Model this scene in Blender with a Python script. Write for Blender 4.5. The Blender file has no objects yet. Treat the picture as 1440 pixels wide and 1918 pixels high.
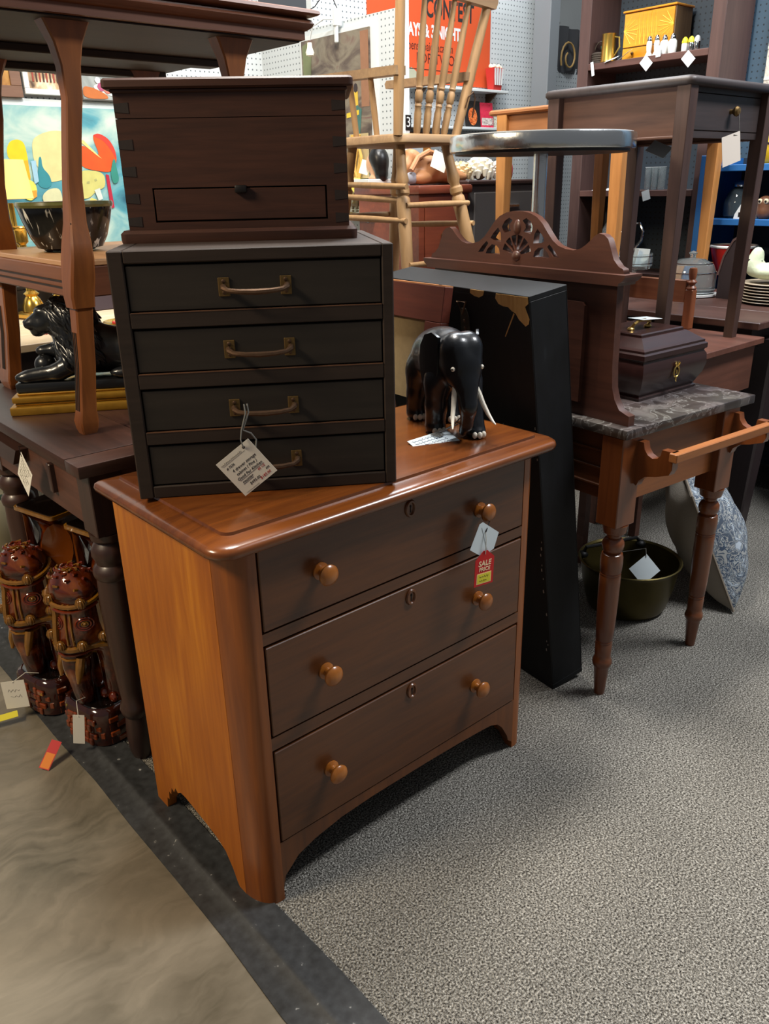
import bpy, bmesh, math, random
from mathutils import Vector as V, Matrix as M
from mathutils.bvhtree import BVHTree
random.seed(7)
SC = bpy.context.scene
COL = SC.collection
PI = math.pi

# ---------------------------------------------------------------- camera
cam_d = bpy.data.cameras.new('camera')
cam = bpy.data.objects.new('camera', cam_d)
COL.objects.link(cam)
cam_d.sensor_fit = 'HORIZONTAL'
cam_d.sensor_width = 36.0
cam_d.lens = 1516.84 / 1440 * 36.0
cam_d.clip_start = 0.05
YAW, PITCH, ROLL = 0.7144, 0.3852, -0.0209
fw = V((math.sin(YAW) * math.cos(PITCH), math.cos(YAW) * math.cos(PITCH), -math.sin(PITCH)))
rt = V((math.cos(YAW), -math.sin(YAW), 0))
up = rt.cross(fw)
r2 = rt * math.cos(ROLL) + up * math.sin(ROLL)
u2 = up * math.cos(ROLL) - rt * math.sin(ROLL)
cm = M((r2, u2, -fw)).transposed().to_4x4()
cm.translation = V((-0.6291, -1.0516, 1.3152))
cam.matrix_world = cm
SC.camera = cam

# ---------------------------------------------------------------- world, lamps, exposure
W = bpy.data.worlds.new('hall')
SC.world = W
W.use_nodes = True
W.node_tree.nodes['Background'].inputs[0].default_value = (0.90, 0.94, 1.0, 1)
W.node_tree.nodes['Background'].inputs[1].default_value = 0.15
SC.view_settings.view_transform = 'Standard'
SC.view_settings.look = 'None'
SC.view_settings.exposure = 0.0
SC.view_settings.gamma = 1.0
SC.view_settings.use_curve_mapping = False

def ceiling_lamp(name, loc, size, power, col, target=None):
    d = bpy.data.lights.new(name, 'AREA')
    d.shape = 'RECTANGLE'; d.size, d.size_y = size
    d.energy = power; d.color = col
    o = bpy.data.objects.new(name, d)
    COL.objects.link(o)
    o.location = loc
    if target:
        o.rotation_euler = (V(target) - V(loc)).to_track_quat('-Z', 'Y').to_euler()
    return o
ceiling_lamp('ceiling_lamp', (-2.4, 0.9, 3.1), (1.0, 0.5), 110, (1.0, 0.82, 0.58), (0, 0.4, 0.4))
ceiling_lamp('ceiling_lamp', (2.3, -1.0, 3.4), (1.3, 0.5), 145, (0.95, 0.97, 1.0))
ceiling_lamp('ceiling_lamp', (0.75, 0.75, 3.5), (0.6, 0.5), 125, (1.0, 0.96, 0.9))
ceiling_lamp('ceiling_lamp', (2.0, 1.5, 3.6), (1.3, 0.5), 45, (0.90, 0.95, 1.0))  # unseen lamp added to light the back booths
ceiling_lamp('ceiling_lamp', (1.0, 1.7, 3.4), (1.2, 0.4), 18, (1.0, 0.96, 0.9))
ceiling_lamp('ceiling_lamp', (2.9, 1.6, 3.6), (1.2, 0.4), 38, (0.86, 0.94, 1.0))

# ---------------------------------------------------------------- materials
MATS = {}
def lin(h):
    if isinstance(h, str):
        h = h.lstrip('#'); c = [int(h[i:i + 2], 16) / 255 for i in (0, 2, 4)]
        return tuple((x / 12.92 if x <= .04045 else ((x + .055) / 1.055) ** 2.4) for x in c) + (1,)
    return tuple(h) + ((1,) if len(h) == 3 else ())

def base_mat(name):
    m = bpy.data.materials.new(name)
    m.use_nodes = True
    nt = m.node_tree
    return m, nt, nt.nodes['Principled BSDF']

def plain(name, col, rough=.5, metal=0., coat=0., spec=.5, noise=0., nscale=30., alpha=1., trans=0., emit=0., ior=1.45, bump=0.):
    if name in MATS: return MATS[name]
    m, nt, b = base_mat(name)
    c = lin(col)
    b.inputs['Base Color'].default_value = c
    b.inputs['Roughness'].default_value = rough
    b.inputs['Metallic'].default_value = metal
    b.inputs['Coat Weight'].default_value = coat
    b.inputs['Specular IOR Level'].default_value = spec
    b.inputs['Transmission Weight'].default_value = trans
    b.inputs['IOR'].default_value = ior
    b.inputs['Alpha'].default_value = alpha
    if emit:
        b.inputs['Emission Color'].default_value = c
        b.inputs['Emission Strength'].default_value = emit
    if noise or bump:
        tc = nt.nodes.new('ShaderNodeTexCoord')
        n = nt.nodes.new('ShaderNodeTexNoise'); n.inputs['Scale'].default_value = nscale; n.inputs['Detail'].default_value = 5
        nt.links.new(tc.outputs['Object'], n.inputs['Vector'])
        if noise:
            mx = nt.nodes.new('ShaderNodeMix'); mx.data_type = 'RGBA'
            mx.inputs[6].default_value = tuple(x * (1 - noise) for x in c[:3]) + (1,)
            mx.inputs[7].default_value = tuple(min(1, x * (1 + noise)) for x in c[:3]) + (1,)
            nt.links.new(n.outputs['Fac'], mx.inputs[0])
            nt.links.new(mx.outputs[2], b.inputs['Base Color'])
        if bump:
            bp = nt.nodes.new('ShaderNodeBump'); bp.inputs['Strength'].default_value = bump; bp.inputs['Distance'].default_value = .004
            nt.links.new(n.outputs['Fac'], bp.inputs['Height'])
            nt.links.new(bp.outputs['Normal'], b.inputs['Normal'])
    MATS[name] = m
    return m

def wood(name, c1, c2, axis='z', rough=.4, coat=0., fine=90., coarse=9., patch=2.5, bump=.12, c3=None, spec=.5):
    """stained timber: fine pores + broad figure running along the given axis"""
    if name in MATS: return MATS[name]
    m, nt, b = base_mat(name)
    tc = nt.nodes.new('ShaderNodeTexCoord')
    def stretched(freq, ratio, detail):
        mp = nt.nodes.new('ShaderNodeMapping')
        s = [freq] * 3; s['xyz'.index(axis)] = freq / ratio
        mp.inputs['Scale'].default_value = s
        n = nt.nodes.new('ShaderNodeTexNoise'); n.inputs['Scale'].default_value = 1; n.inputs['Detail'].default_value = detail
        n.inputs['Roughness'].default_value = .6; n.inputs['Distortion'].default_value = .4
        nt.links.new(tc.outputs['Object'], mp.inputs['Vector'])
        nt.links.new(mp.outputs['Vector'], n.inputs['Vector'])
        return n.outputs['Fac']
    f1 = stretched(fine, 14, 3); f2 = stretched(coarse, 7, 4); f3 = stretched(patch, 1.5, 2)
    def mth(op, a, bb):
        k = nt.nodes.new('ShaderNodeMath'); k.operation = op
        for i, x in enumerate((a, bb)):
            if isinstance(x, (int, float)): k.inputs[i].default_value = x
            else: nt.links.new(x, k.inputs[i])
        return k.outputs[0]
    s = mth('ADD', mth('MULTIPLY', f1, .35), mth('ADD', mth('MULTIPLY', f2, .45), mth('MULTIPLY', f3, .3)))
    r = nt.nodes.new('ShaderNodeValToRGB')
    r.color_ramp.elements[0].position = .38; r.color_ramp.elements[0].color = lin(c1)
    r.color_ramp.elements[1].position = .72; r.color_ramp.elements[1].color = lin(c2)
    if c3:
        e = r.color_ramp.elements.new(.55); e.color = lin(c3)
    nt.links.new(s, r.inputs[0])
    nt.links.new(r.outputs[0], b.inputs['Base Color'])
    b.inputs['Roughness'].default_value = rough
    b.inputs['Coat Weight'].default_value = coat
    b.inputs['Coat Roughness'].default_value = .15
    b.inputs['Specular IOR Level'].default_value = spec
    if bump:
        bp = nt.nodes.new('ShaderNodeBump'); bp.inputs['Strength'].default_value = bump; bp.inputs['Distance'].default_value = .0015
        nt.links.new(f1, bp.inputs['Height']); nt.links.new(bp.outputs['Normal'], b.inputs['Normal'])
    MATS[name] = m
    return m

# ---------------------------------------------------------------- mesh helpers
def nb(): return bmesh.new()

def box(bm, x0, x1, y0, y1, z0, z1, bev=0, seg=2, mat=None):
    m = M.Translation(((x0 + x1) / 2, (y0 + y1) / 2, (z0 + z1) / 2)) @ M.Diagonal((abs(x1 - x0), abs(y1 - y0), abs(z1 - z0), 1))
    if mat: m = mat @ m
    r = bmesh.ops.create_cube(bm, size=1, matrix=m)
    if bev:
        es = list({e for v in r['verts'] for e in v.link_edges})
        bmesh.ops.bevel(bm, geom=es, offset=bev, segments=seg, profile=.5, affect='EDGES')
    return bm

def loft(bm, rings, cap=True, closed=False):
    vs = [[bm.verts.new(p) for p in r] for r in rings]
    n = len(vs[0])
    pairs = list(zip(vs[:-1], vs[1:])) + ([(vs[-1], vs[0])] if closed else [])
    for a, b in pairs:
        for i in range(n):
            j = (i + 1) % n
            try: bm.faces.new((a[i], a[j], b[j], b[i]))
            except ValueError: pass
    if cap and not closed:
        try:
            bm.faces.new(vs[0][::-1]); bm.faces.new(vs[-1])
        except ValueError: pass
    return bm

def lathe(bm, prof, c=(0, 0, 0), seg=20, mat=None, cap=True):
    rings = []
    for r, z in prof:
        ring = [V((c[0] + max(r, 1e-4) * math.cos(2 * PI * i / seg), c[1] + max(r, 1e-4) * math.sin(2 * PI * i / seg), c[2] + z)) for i in range(seg)]
        rings.append([mat @ p for p in ring] if mat else ring)
    return loft(bm, rings, cap)

def tube(bm, pts, r, seg=8, closed=False, flat=1.):
    P = [V(p) for p in pts]
    n = len(P)
    R = r if isinstance(r, (list, tuple)) else [r] * n
    T = []
    for i in range(n):
        a = P[(i - 1) % n] if (closed or i) else P[0]
        b = P[(i + 1) % n] if (closed or i < n - 1) else P[-1]
        T.append((b - a).normalized())
    ref = V((0, 0, 1)) if abs(T[0].z) < .9 else V((1, 0, 0))
    N = (ref - T[0] * ref.dot(T[0])).normalized()
    rings = []
    for i in range(n):
        N = (N - T[i] * N.dot(T[i]))
        N = N.normalized() if N.length > 1e-6 else T[i].orthogonal().normalized()
        Bn = T[i].cross(N)
        rings.append([P[i] + (N * math.cos(2 * PI * k / seg) * flat + Bn * math.sin(2 * PI * k / seg)) * R[i] for k in range(seg)])
    return loft(bm, rings, True, closed)

def prism(bm, poly, a, b, plane='xz', mat=None):
    def mk(u, v, w):
        p = {'xz': (u, w, v), 'yz': (w, u, v), 'xy': (u, v, w)}[plane]
        return mat @ V(p) if mat else V(p)
    va = [bm.verts.new(mk(u, v, a)) for u, v in poly]
    vb = [bm.verts.new(mk(u, v, b)) for u, v in poly]
    n = len(poly)
    for i in range(n):
        j = (i + 1) % n
        bm.faces.new((va[i], va[j], vb[j], vb[i]))
    bm.faces.new(va[::-1]); bm.faces.new(vb)
    return bm

def sph(bm, c, r, u=14, v=10, mat=None):
    if isinstance(r, (int, float)): r = (r, r, r)
    m = M.Translation(c) @ (mat or M()) @ M.Diagonal((r[0], r[1], r[2], 1))
    bmesh.ops.create_uvsphere(bm, u_segments=u, v_segments=v, radius=1, matrix=m)
    return bm

def square_section(z, cx, cy, hx, hy, ch=.18):
    c = min(hx, hy) * ch
    return [V((cx + sx, cy + sy, z)) for sx, sy in ((-hx + c, -hy), (hx - c, -hy), (hx, -hy + c), (hx, hy - c), (hx - c, hy), (-hx + c, hy), (-hx, hy - c), (-hx, -hy + c))]

def finish(me, smooth):
    if smooth:
        for p in me.polygons: p.use_smooth = True
        me.set_sharp_from_angle(angle=math.radians(smooth))

def obj(name, bm, mat, parent=None, label=None, smooth=35, kind=None):
    if isinstance(bm, bmesh.types.BMesh):
        bmesh.ops.recalc_face_normals(bm, faces=bm.faces)
        me = bpy.data.meshes.new(name)
        bm.to_mesh(me); bm.free()
        finish(me, smooth)
    else:
        me = bm
    if mat and not me.materials: me.materials.append(mat)
    o = bpy.data.objects.new(name, me)
    COL.objects.link(o)
    if parent: o.parent = parent
    if label: o['label'] = label
    if kind: o['kind'] = kind
    return o

def tag(o, label, cat, group=None):
    o['label'] = label; o['category'] = cat
    if group: o['group'] = group
    return o

def thing(name, label, cat, loc=(0, 0, 0), rz=0., group=None, mat=None):
    o = bpy.data.objects.new(name, None)
    COL.objects.link(o)
    o.empty_display_size = .05
    if mat is not None: o.matrix_world = mat
    else:
        o.location = loc; o.rotation_euler = (0, 0, rz)
    return tag(o, label, cat, group)

def copy_tree(o, parent=None):
    c = o.copy(); COL.objects.link(c); c.parent = parent
    for ch in o.children: copy_tree(ch, c)
    return c

def structure(o):
    o['kind'] = 'structure'
    return o

def curve_mesh(loops, depth, name='plate', bevel=0.):
    """flat plate with holes: first loop is the outline, the others are cut out; lies in local xy, thickness along z"""
    cu = bpy.data.curves.new(name, 'CURVE'); cu.dimensions = '2D'; cu.fill_mode = 'BOTH'; cu.extrude = depth / 2; cu.bevel_depth = bevel
    for L in loops:
        s = cu.splines.new('POLY'); s.points.add(len(L) - 1); s.use_cyclic_u = True
        for p, (u, v) in zip(s.points, L): p.co = (u, v, 0, 1)
    o = bpy.data.objects.new(name, cu); COL.objects.link(o)
    dg = bpy.context.evaluated_depsgraph_get()
    me = bpy.data.meshes.new_from_object(o.evaluated_get(dg))
    bpy.data.objects.remove(o); bpy.data.curves.remove(cu)
    return me

def text_mesh(s, size, align='CENTER', shear=0., extrude=.0002, spacing=1., bold=0.):
    cu = bpy.data.curves.new('lettering', 'FONT')
    cu.body = s; cu.size = size; cu.align_x = align; cu.align_y = 'CENTER'; cu.shear = shear; cu.extrude = extrude
    cu.space_character = spacing; cu.offset = bold; cu.resolution_u = 3
    o = bpy.data.objects.new('lettering', cu); COL.objects.link(o)
    dg = bpy.context.evaluated_depsgraph_get()
    me = bpy.data.meshes.new_from_object(o.evaluated_get(dg))
    bpy.data.objects.remove(o); bpy.data.curves.remove(cu)
    return me

def text(s, size, mat, parent, x, y, z, rz=0., sx=1., **k):
    me = text_mesh(s, size, **k)
    me.transform(M.Translation((x, y, z)) @ M.Rotation(rz, 4, 'Z') @ M.Diagonal((sx, 1, 1, 1)))
    return obj('lettering', me, mat, parent)

BLOB_N = [0]
def blob(els, res=.008, name='blob'):
    """organic body: ellipsoids (centre, (rx,ry,rz), euler) fused into one continuous skin"""
    BLOB_N[0] += 1
    mb = bpy.data.metaballs.new('organic%s' % chr(65 + BLOB_N[0]))
    mb.resolution = res; mb.render_resolution = res; mb.threshold = .6
    for e in els:
        c, r = e[0], e[1]
        if isinstance(r, (int, float)): r = (r, r, r)
        el = mb.elements.new(type='ELLIPSOID')
        el.co = c; el.radius = 1.0 / .575 * 1.0
        el.size_x, el.size_y, el.size_z = [x for x in r]
        k = max(r)
        el.radius = k / .575
        el.size_x, el.size_y, el.size_z = [x / k for x in r]
        if len(e) > 2:
            from mathutils import Euler
            el.rotation = Euler(e[2]).to_quaternion()
    o = bpy.data.objects.new('organic%s' % chr(65 + BLOB_N[0]), mb); COL.objects.link(o)
    bpy.context.view_layer.update()
    dg = bpy.context.evaluated_depsgraph_get()
    me = bpy.data.meshes.new_from_object(o.evaluated_get(dg))
    bpy.data.objects.remove(o); bpy.data.metaballs.remove(mb)
    for p in me.polygons: p.use_smooth = True
    me.name = name
    return me

def chain(a, b, ra, rb, n=5):
    a, b = V(a), V(b)
    return [(tuple(a.lerp(b, i / (n - 1))), ra + (rb - ra) * i / (n - 1)) for i in range(n)]

def turned(bm, prof, x, y, seg=18):
    return lathe(bm, prof, (x, y, 0), seg)

def frame_mat(c, u, v):
    u = V(u).normalized(); v = (V(v) - u * V(v).dot(u)).normalized(); n = u.cross(v)
    m = M((u, v, n)).transposed().to_4x4(); m.translation = V(c)
    return m

# ---------------------------------------------------------------- palette
m_dress_side = wood('honey_maple_lit', '#874208', '#c47a18', 'z', rough=.38, coat=.2, fine=60, coarse=6, patch=3, bump=.05, c3='#a65c0c')  # honey wood, with the side's lit brightness mixed into the colour
m_dress = wood('walnut_drawer_shaded', '#3a1c0b', '#683a16', 'x', rough=.36, coat=.25, fine=70, coarse=7, bump=.06)  # walnut, with the dim front's shade mixed into the colour
m_dress_v = wood('walnut_stile_shaded', '#44220e', '#723f17', 'z', rough=.36, coat=.25, fine=70, coarse=7, bump=.06)  # upright front wood, darkened with the same painted shade
m_dress_top = wood('walnut_top', '#4e260f', '#824718', 'x', rough=.26, coat=.4, fine=60, coarse=6, bump=.04)
m_knob = wood('turned_knob', '#7e4214', '#b06a24', 'z', rough=.3, coat=.4, fine=60)
m_dark_gap = plain('shadow_gap', '#120a06', .9)
m_cab = wood('brown_black_paint', '#261e19', '#3b2f28', 'x', rough=.55, fine=60, coarse=10, bump=.2, spec=.3)
m_cab_front = wood('drawer_paint', '#25211d', '#37302a', 'x', rough=.55, fine=50, coarse=10, bump=.15, spec=.3)
m_worn = wood('worn_edge', '#3c281c', '#6e482e', 'x', rough=.6)
m_iron = plain('aged_iron', '#5a4433', .55, .7, noise=.35, nscale=120)
m_brass_old = plain('tarnished_brass', '#6f5834', .55, .75, noise=.4, nscale=150)
m_chest = wood('red_walnut', '#301c15', '#523124', 'x', rough=.5, fine=110, coarse=8, bump=.1, spec=.35)
m_dove = wood('dovetail_end', '#1c1210', '#2a1c18', 'z', rough=.6)
m_black = plain('black_knob', '#15110f', .4)
m_paper = plain('card', '#e6e2d6', .8)
m_paper_blue = plain('card_cool', '#d3dde0', .8)
m_ink = plain('ink', '#22201e', .8)
m_ink_red = plain('red_ink', '#b02018', .8)
m_ink_blue = plain('blue_ink', '#2e4a78', .8)
m_string = plain('grey_string', '#77756f', .9)
m_string_w = plain('white_string', '#d0ccc0', .9)
# ---------------------------------------------------------------- floor
def carpet_material():
    m, nt, b = base_mat('loop_carpet')
    tc = nt.nodes.new('ShaderNodeTexCoord')
    v = nt.nodes.new('ShaderNodeTexVoronoi'); v.inputs['Scale'].default_value = 400; v.inputs['Randomness'].default_value = 1
    n = nt.nodes.new('ShaderNodeTexNoise'); n.inputs['Scale'].default_value = 240; n.inputs['Detail'].default_value = 4; n.inputs['Roughness'].default_value = .7
    n2 = nt.nodes.new('ShaderNodeTexNoise'); n2.inputs['Scale'].default_value = 3; n2.inputs['Detail'].default_value = 3
    for t in (v, n, n2): nt.links.new(tc.outputs['Object'], t.inputs['Vector'])
    r = nt.nodes.new('ShaderNodeValToRGB'); els = r.color_ramp.elements
    els[0].position = .38; els[0].color = lin('#2e2b27'); els[1].position = .63; els[1].color = lin('#cdc9bf')
    e = els.new(.5); e.color = lin('#86827a')
    nt.links.new(n.outputs['Fac'], r.inputs[0])
    mx = nt.nodes.new('ShaderNodeMix'); mx.data_type = 'RGBA'; mx.blend_type = 'MULTIPLY'; mx.inputs[0].default_value = .38
    bw = nt.nodes.new('ShaderNodeRGBToBW'); nt.links.new(v.outputs['Color'], bw.inputs[0])
    nt.links.new(r.outputs[0], mx.inputs[6]); nt.links.new(bw.outputs[0], mx.inputs[7])
    mx2 = nt.nodes.new('ShaderNodeMix'); mx2.data_type = 'RGBA'; mx2.blend_type = 'OVERLAY'; mx2.inputs[0].default_value = .25
    nt.links.new(mx.outputs[2], mx2.inputs[6]); nt.links.new(n2.outputs['Fac'], mx2.inputs[7])
    nt.links.new(mx2.outputs[2], b.inputs['Base Color'])
    b.inputs['Roughness'].default_value = .95; b.inputs['Specular IOR Level'].default_value = .1
    bp = nt.nodes.new('ShaderNodeBump'); bp.inputs['Strength'].default_value = .9; bp.inputs['Distance'].default_value = .004
    nt.links.new(v.outputs['Distance'], bp.inputs['Height']); bp.invert = True
    nt.links.new(bp.outputs['Normal'], b.inputs['Normal'])
    return m

def concrete_material():
    m, nt, b = base_mat('trowelled_concrete')
    tc = nt.nodes.new('ShaderNodeTexCoord')
    n = nt.nodes.new('ShaderNodeTexNoise'); n.inputs['Scale'].default_value = 3.5; n.inputs['Detail'].default_value = 6; n.inputs['Distortion'].default_value = .3
    nt.links.new(tc.outputs['Object'], n.inputs['Vector'])
    mp = nt.nodes.new('ShaderNodeMapping'); mp.inputs['Scale'].default_value = (12, 60, 12); mp.inputs['Rotation'].default_value = (0, 0, .7)
    ad = nt.nodes.new('ShaderNodeMix'); ad.data_type = 'RGBA'; ad.inputs[0].default_value = .25
    nt.links.new(tc.outputs['Object'], ad.inputs[6]); nt.links.new(n.outputs['Color'], ad.inputs[7])
    nt.links.new(ad.outputs[2], mp.inputs['Vector'])
    s = nt.nodes.new('ShaderNodeTexNoise'); s.inputs['Scale'].default_value = 1; s.inputs['Detail'].default_value = 4
    nt.links.new(mp.outputs['Vector'], s.inputs['Vector'])
    k = nt.nodes.new('ShaderNodeMath'); k.operation = 'MULTIPLY_ADD'; k.inputs[1].default_value = .26
    nt.links.new(s.outputs['Fac'], k.inputs[0]); 
    k2 = nt.nodes.new('ShaderNodeMath'); k2.operation = 'MULTIPLY'; k2.inputs[1].default_value = .74
    nt.links.new(n.outputs['Fac'], k2.inputs[0]); nt.links.new(k2.outputs[0], k.inputs[2])
    r = nt.nodes.new('ShaderNodeValToRGB')
    r.color_ramp.elements[0].position = .34; r.color_ramp.elements[0].color = lin('#4e4839')
    r.color_ramp.elements[1].position = .66; r.color_ramp.elements[1].color = lin('#8a8170')
    nt.links.new(k.outputs[0], r.inputs[0]); nt.links.new(r.outputs[0], b.inputs['Base Color'])
    b.inputs['Roughness'].default_value = .42
    bp = nt.nodes.new('ShaderNodeBump'); bp.inputs['Strength'].default_value = .12; bp.inputs['Distance'].default_value = .003
    nt.links.new(s.outputs['Fac'], bp.inputs['Height']); nt.links.new(bp.outputs['Normal'], b.inputs['Normal'])
    return m

def strip_material():
    m, nt, b = base_mat('black_edge_strip')
    tc = nt.nodes.new('ShaderNodeTexCoord')
    n = nt.nodes.new('ShaderNodeTexNoise'); n.inputs['Scale'].default_value = 55; n.inputs['Detail'].default_value = 5
    nt.links.new(tc.outputs['Object'], n.inputs['Vector'])
    r = nt.nodes.new('ShaderNodeValToRGB'); e = r.color_ramp.elements
    e[0].position = .3; e[0].color = lin('#1e1f20'); e[1].position = .68; e[1].color = lin('#343638')
    k = e.new(.80); k.color = lin('#c8c8c4')
    nt.links.new(n.outputs['Fac'], r.inputs[0]); nt.links.new(r.outputs[0], b.inputs['Base Color'])
    b.inputs['Roughness'].default_value = .6
    return m

bm = nb(); box(bm, -6, -.125, -4, 8, -.08, -.004)
structure(obj('floor', bm, concrete_material()))
bm = nb(); box(bm, -.03, 8, -4, 8, -.08, 0.0)
structure(obj('carpet', bm, carpet_material()))
# black transition strip: a low ramp with a raised bead, following a slightly wavy line
bm = nb()
rings = []
for i in range(61):
    y = -4 + i * .2
    w = .004 * math.sin(y * 5) + .003 * math.sin(y * 11 + 1)
    pr = [(-.142 + w, -.01), (-.140 + w, -.002), (-.118 + w * .6, .0), (-.092, .0015), (-.088, .005), (-.08, .006), (-.072, .0035), (-.05, .003), (-.022 - w * .5, .004), (-.02 - w * .5, -.01)]
    rings.append([V((x, y, z)) for x, z in pr])
loft(bm, rings)
structure(obj('trim_1', bm, strip_material(), smooth=50))

# ---------------------------------------------------------------- chest of drawers
T = .804
DW = .687
d = thing('dresser', 'large brown three drawer wooden dresser standing half on the black strip', 'dresser', (0, 0, 0))
side = [(.06, 0), (.082, 0), (.092, .012), (.104, .035), (.128, .064), (.16, .077), (.20, .085), (.25, .092), (.288, .097), (.31, .096), (.325, .085), (.335, .092), (.345, .075),
        (.355, .080), (.362, .058), (.372, .060), (.376, .035), (.386, .034), (.392, .0), (.438, .0), (.438, .776), (.06, .776)]
for s in (0, 1):
    fx = (lambda x: x) if s == 0 else (lambda x: DW - x)
    bm = nb(); prism(bm, side, fx(-.052), fx(-.03), 'yz')
    obj('side_panel', bm, m_dress_side, d)
    arc = [(fx(-.052 + .040 * (1 - math.cos(a))), .07 * (1 - math.sin(a))) for a in [i * PI / 2 / 10 for i in range(11)]]
    poly = arc + [(fx(0), 0), (fx(0), .02), (fx(-.03), .07)]
    bm = nb(); prism(bm, poly, .0, .776, 'xy')
    obj('corner_post', bm, wood('honey_corner_midshade', '#5e2c0c', '#9a5418', 'z', rough=.36, coat=.3, fine=60, coarse=7, bump=.05), d)  # wood in a mid tone, painting the light's fall-off round the corner
bm = nb(); box(bm, 0, DW, .42, .435, .05, .776); obj('back_panel', bm, m_dress, d)
bm = nb(); box(bm, .002, DW - .002, .02, .03, .145, .772); obj('gap_shade_panel', bm, m_dark_gap, d)  # dark sheet painted as the shade in the gaps round the drawers
ap = [(-.012, 0), (0, .03), (.006, .056), (.04, .088), (.081, .102), (.15, .114), (.236, .118), (.394, .117), (.50, .114), (.575, .110), (.607, .107), (.63, .098), (.647, .081), (.668, .045), (.672, .03), (.686, .018), (.70, .0)]
bm = nb(); prism(bm, ap[1:-1] + [(DW, .022), (DW, .142), (0, .142)], 0.0, .02, 'xz')
obj('apron', bm, m_dress_v, d)
for z0, z1 in ((.580, .603), (.359, .386), (.7695, .776)):
    bm = nb(); box(bm, 0, DW, 0.0, .022, z0, z1); obj('rail', bm, m_dress, d)
def slab_rings(x0, x1, y0, y1, r, prof, rb=.012, n=7):
    rings = []
    for ins, z in prof:
        a0, a1, b0, b1 = x0 + ins, x1 - ins, y0 + ins, y1 - ins
        pts = []
        for (cx, cy, s0, rr) in ((a1, b0, -90, r), (a1, b1, 0, rb), (a0, b1, 90, rb), (a0, b0, 180, r)):
            rr = max(rr - ins * .6, .002)
            ox = -rr if cx == a1 else rr; oy = -rr if cy == b1 else rr
            for k in range(n):
                t = math.radians(s0 + 90 * k / (n - 1))
                pts.append(V((cx + ox + rr * math.cos(t), cy + oy + rr * math.sin(t), z)))
        rings.append(pts)
    return rings
bm = nb()
loft(bm, slab_rings(-.089, .776, -.034, .436, .042, [(.030, .762), (.022, .768), (.010, .770), (.002, .775), (0, .782), (.002, .789), (.009, .7935), (.020, .7950), (.036, .7975), (.040, .7985), (.0415, .8036), (.044, .804), (.2, .804)]))
obj('top', bm, m_dress_top, d, smooth=50)
for zi, (z0, z1, kz) in enumerate(((.605, .768, .683), (.388, .578, .476), (.143, .357, .251))):
    bm = nb(); box(bm, .0035, DW - .0035, -.002, .018, z0 + .0015, z1 - .0035, .0015, 1)
    dr = obj('drawer', bm, m_dress, d)
    for kx in (.128, .543):
        bm = nb()
        lathe(bm, [(.0165, 0), (.0165, .003), (.0095, .006), (.0085, .012), (.0105, .016), (.0165, .019), (.0195, .0225), (.020, .026), (.0175, .030), (.011, .0335), (.0, .0345)], seg=22,
              mat=M.Translation((kx, -.002, kz)) @ M.Rotation(PI / 2, 4, 'X'))
        obj('knob', bm, m_knob, dr)
    bm = nb(); ez = z1 - .027 if zi == 0 else z1 - .027
    tube(bm, [(.346 + .0105 * math.cos(t), -.0035, ez + .0145 * math.sin(t)) for t in [i * 2 * PI / 20 for i in range(20)]], .0034, 6, True)
    es = obj('escutcheon', bm, m_dress_v, dr)
    bm = nb(); prism(bm, [(.346 + .0095 * math.cos(t), ez + .0135 * math.sin(t)) for t in [i * 2 * PI / 16 for i in range(16)]], -.003, -.0021, 'xz')
    obj('plate', bm, m_dress_v, es)
    bm = nb(); prism(bm, [(.3445, ez - .008), (.3475, ez - .008), (.3470, ez + .001), (.3485, ez + .005), (.346, ez + .008), (.3435, ez + .005), (.345, ez + .001)], -.0036, -.0031, 'xz')
    obj('keyhole', bm, m_dark_gap, es)

# ---------------------------------------------------------------- four drawer cabinet on the dresser
CW, CD, CH = .460, .42, .4205
cab = thing('drawer_cabinet', 'dark brown four drawer storage cabinet with iron pulls on the dresser', 'cabinet', (-.076, .246, T), math.atan2(-.251, .386))
for nm, a in (('side_panel', (0, .0245, 0, CD, 0, CH)), ('side_panel', (.4405, CW, 0, CD, 0, CH)), ('top', (.0245, .4405, 0, CD, .400, CH)), ('bottom', (.0245, .4405, 0, CD, 0, .0225)), ('back_panel', (.0245, .4405, CD - .01, CD, .0225, .40))):
    bm = nb(); box(bm, *a, .002, 1); obj(nm, bm, m_cab, cab)
for z0, z1 in ((.0985, .121), (.1965, .222), (.2975, .323)):
    bm = nb(); box(bm, .0245, .4405, 0, .03, z0, z1, .0012, 1); rl = obj('rail', bm, m_cab, cab)
    bm = nb(); box(bm, .026, .439, -.0006, .004, z1 - .0012, z1 + .0004); obj('worn_edge', bm, m_worn, rl)
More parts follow.
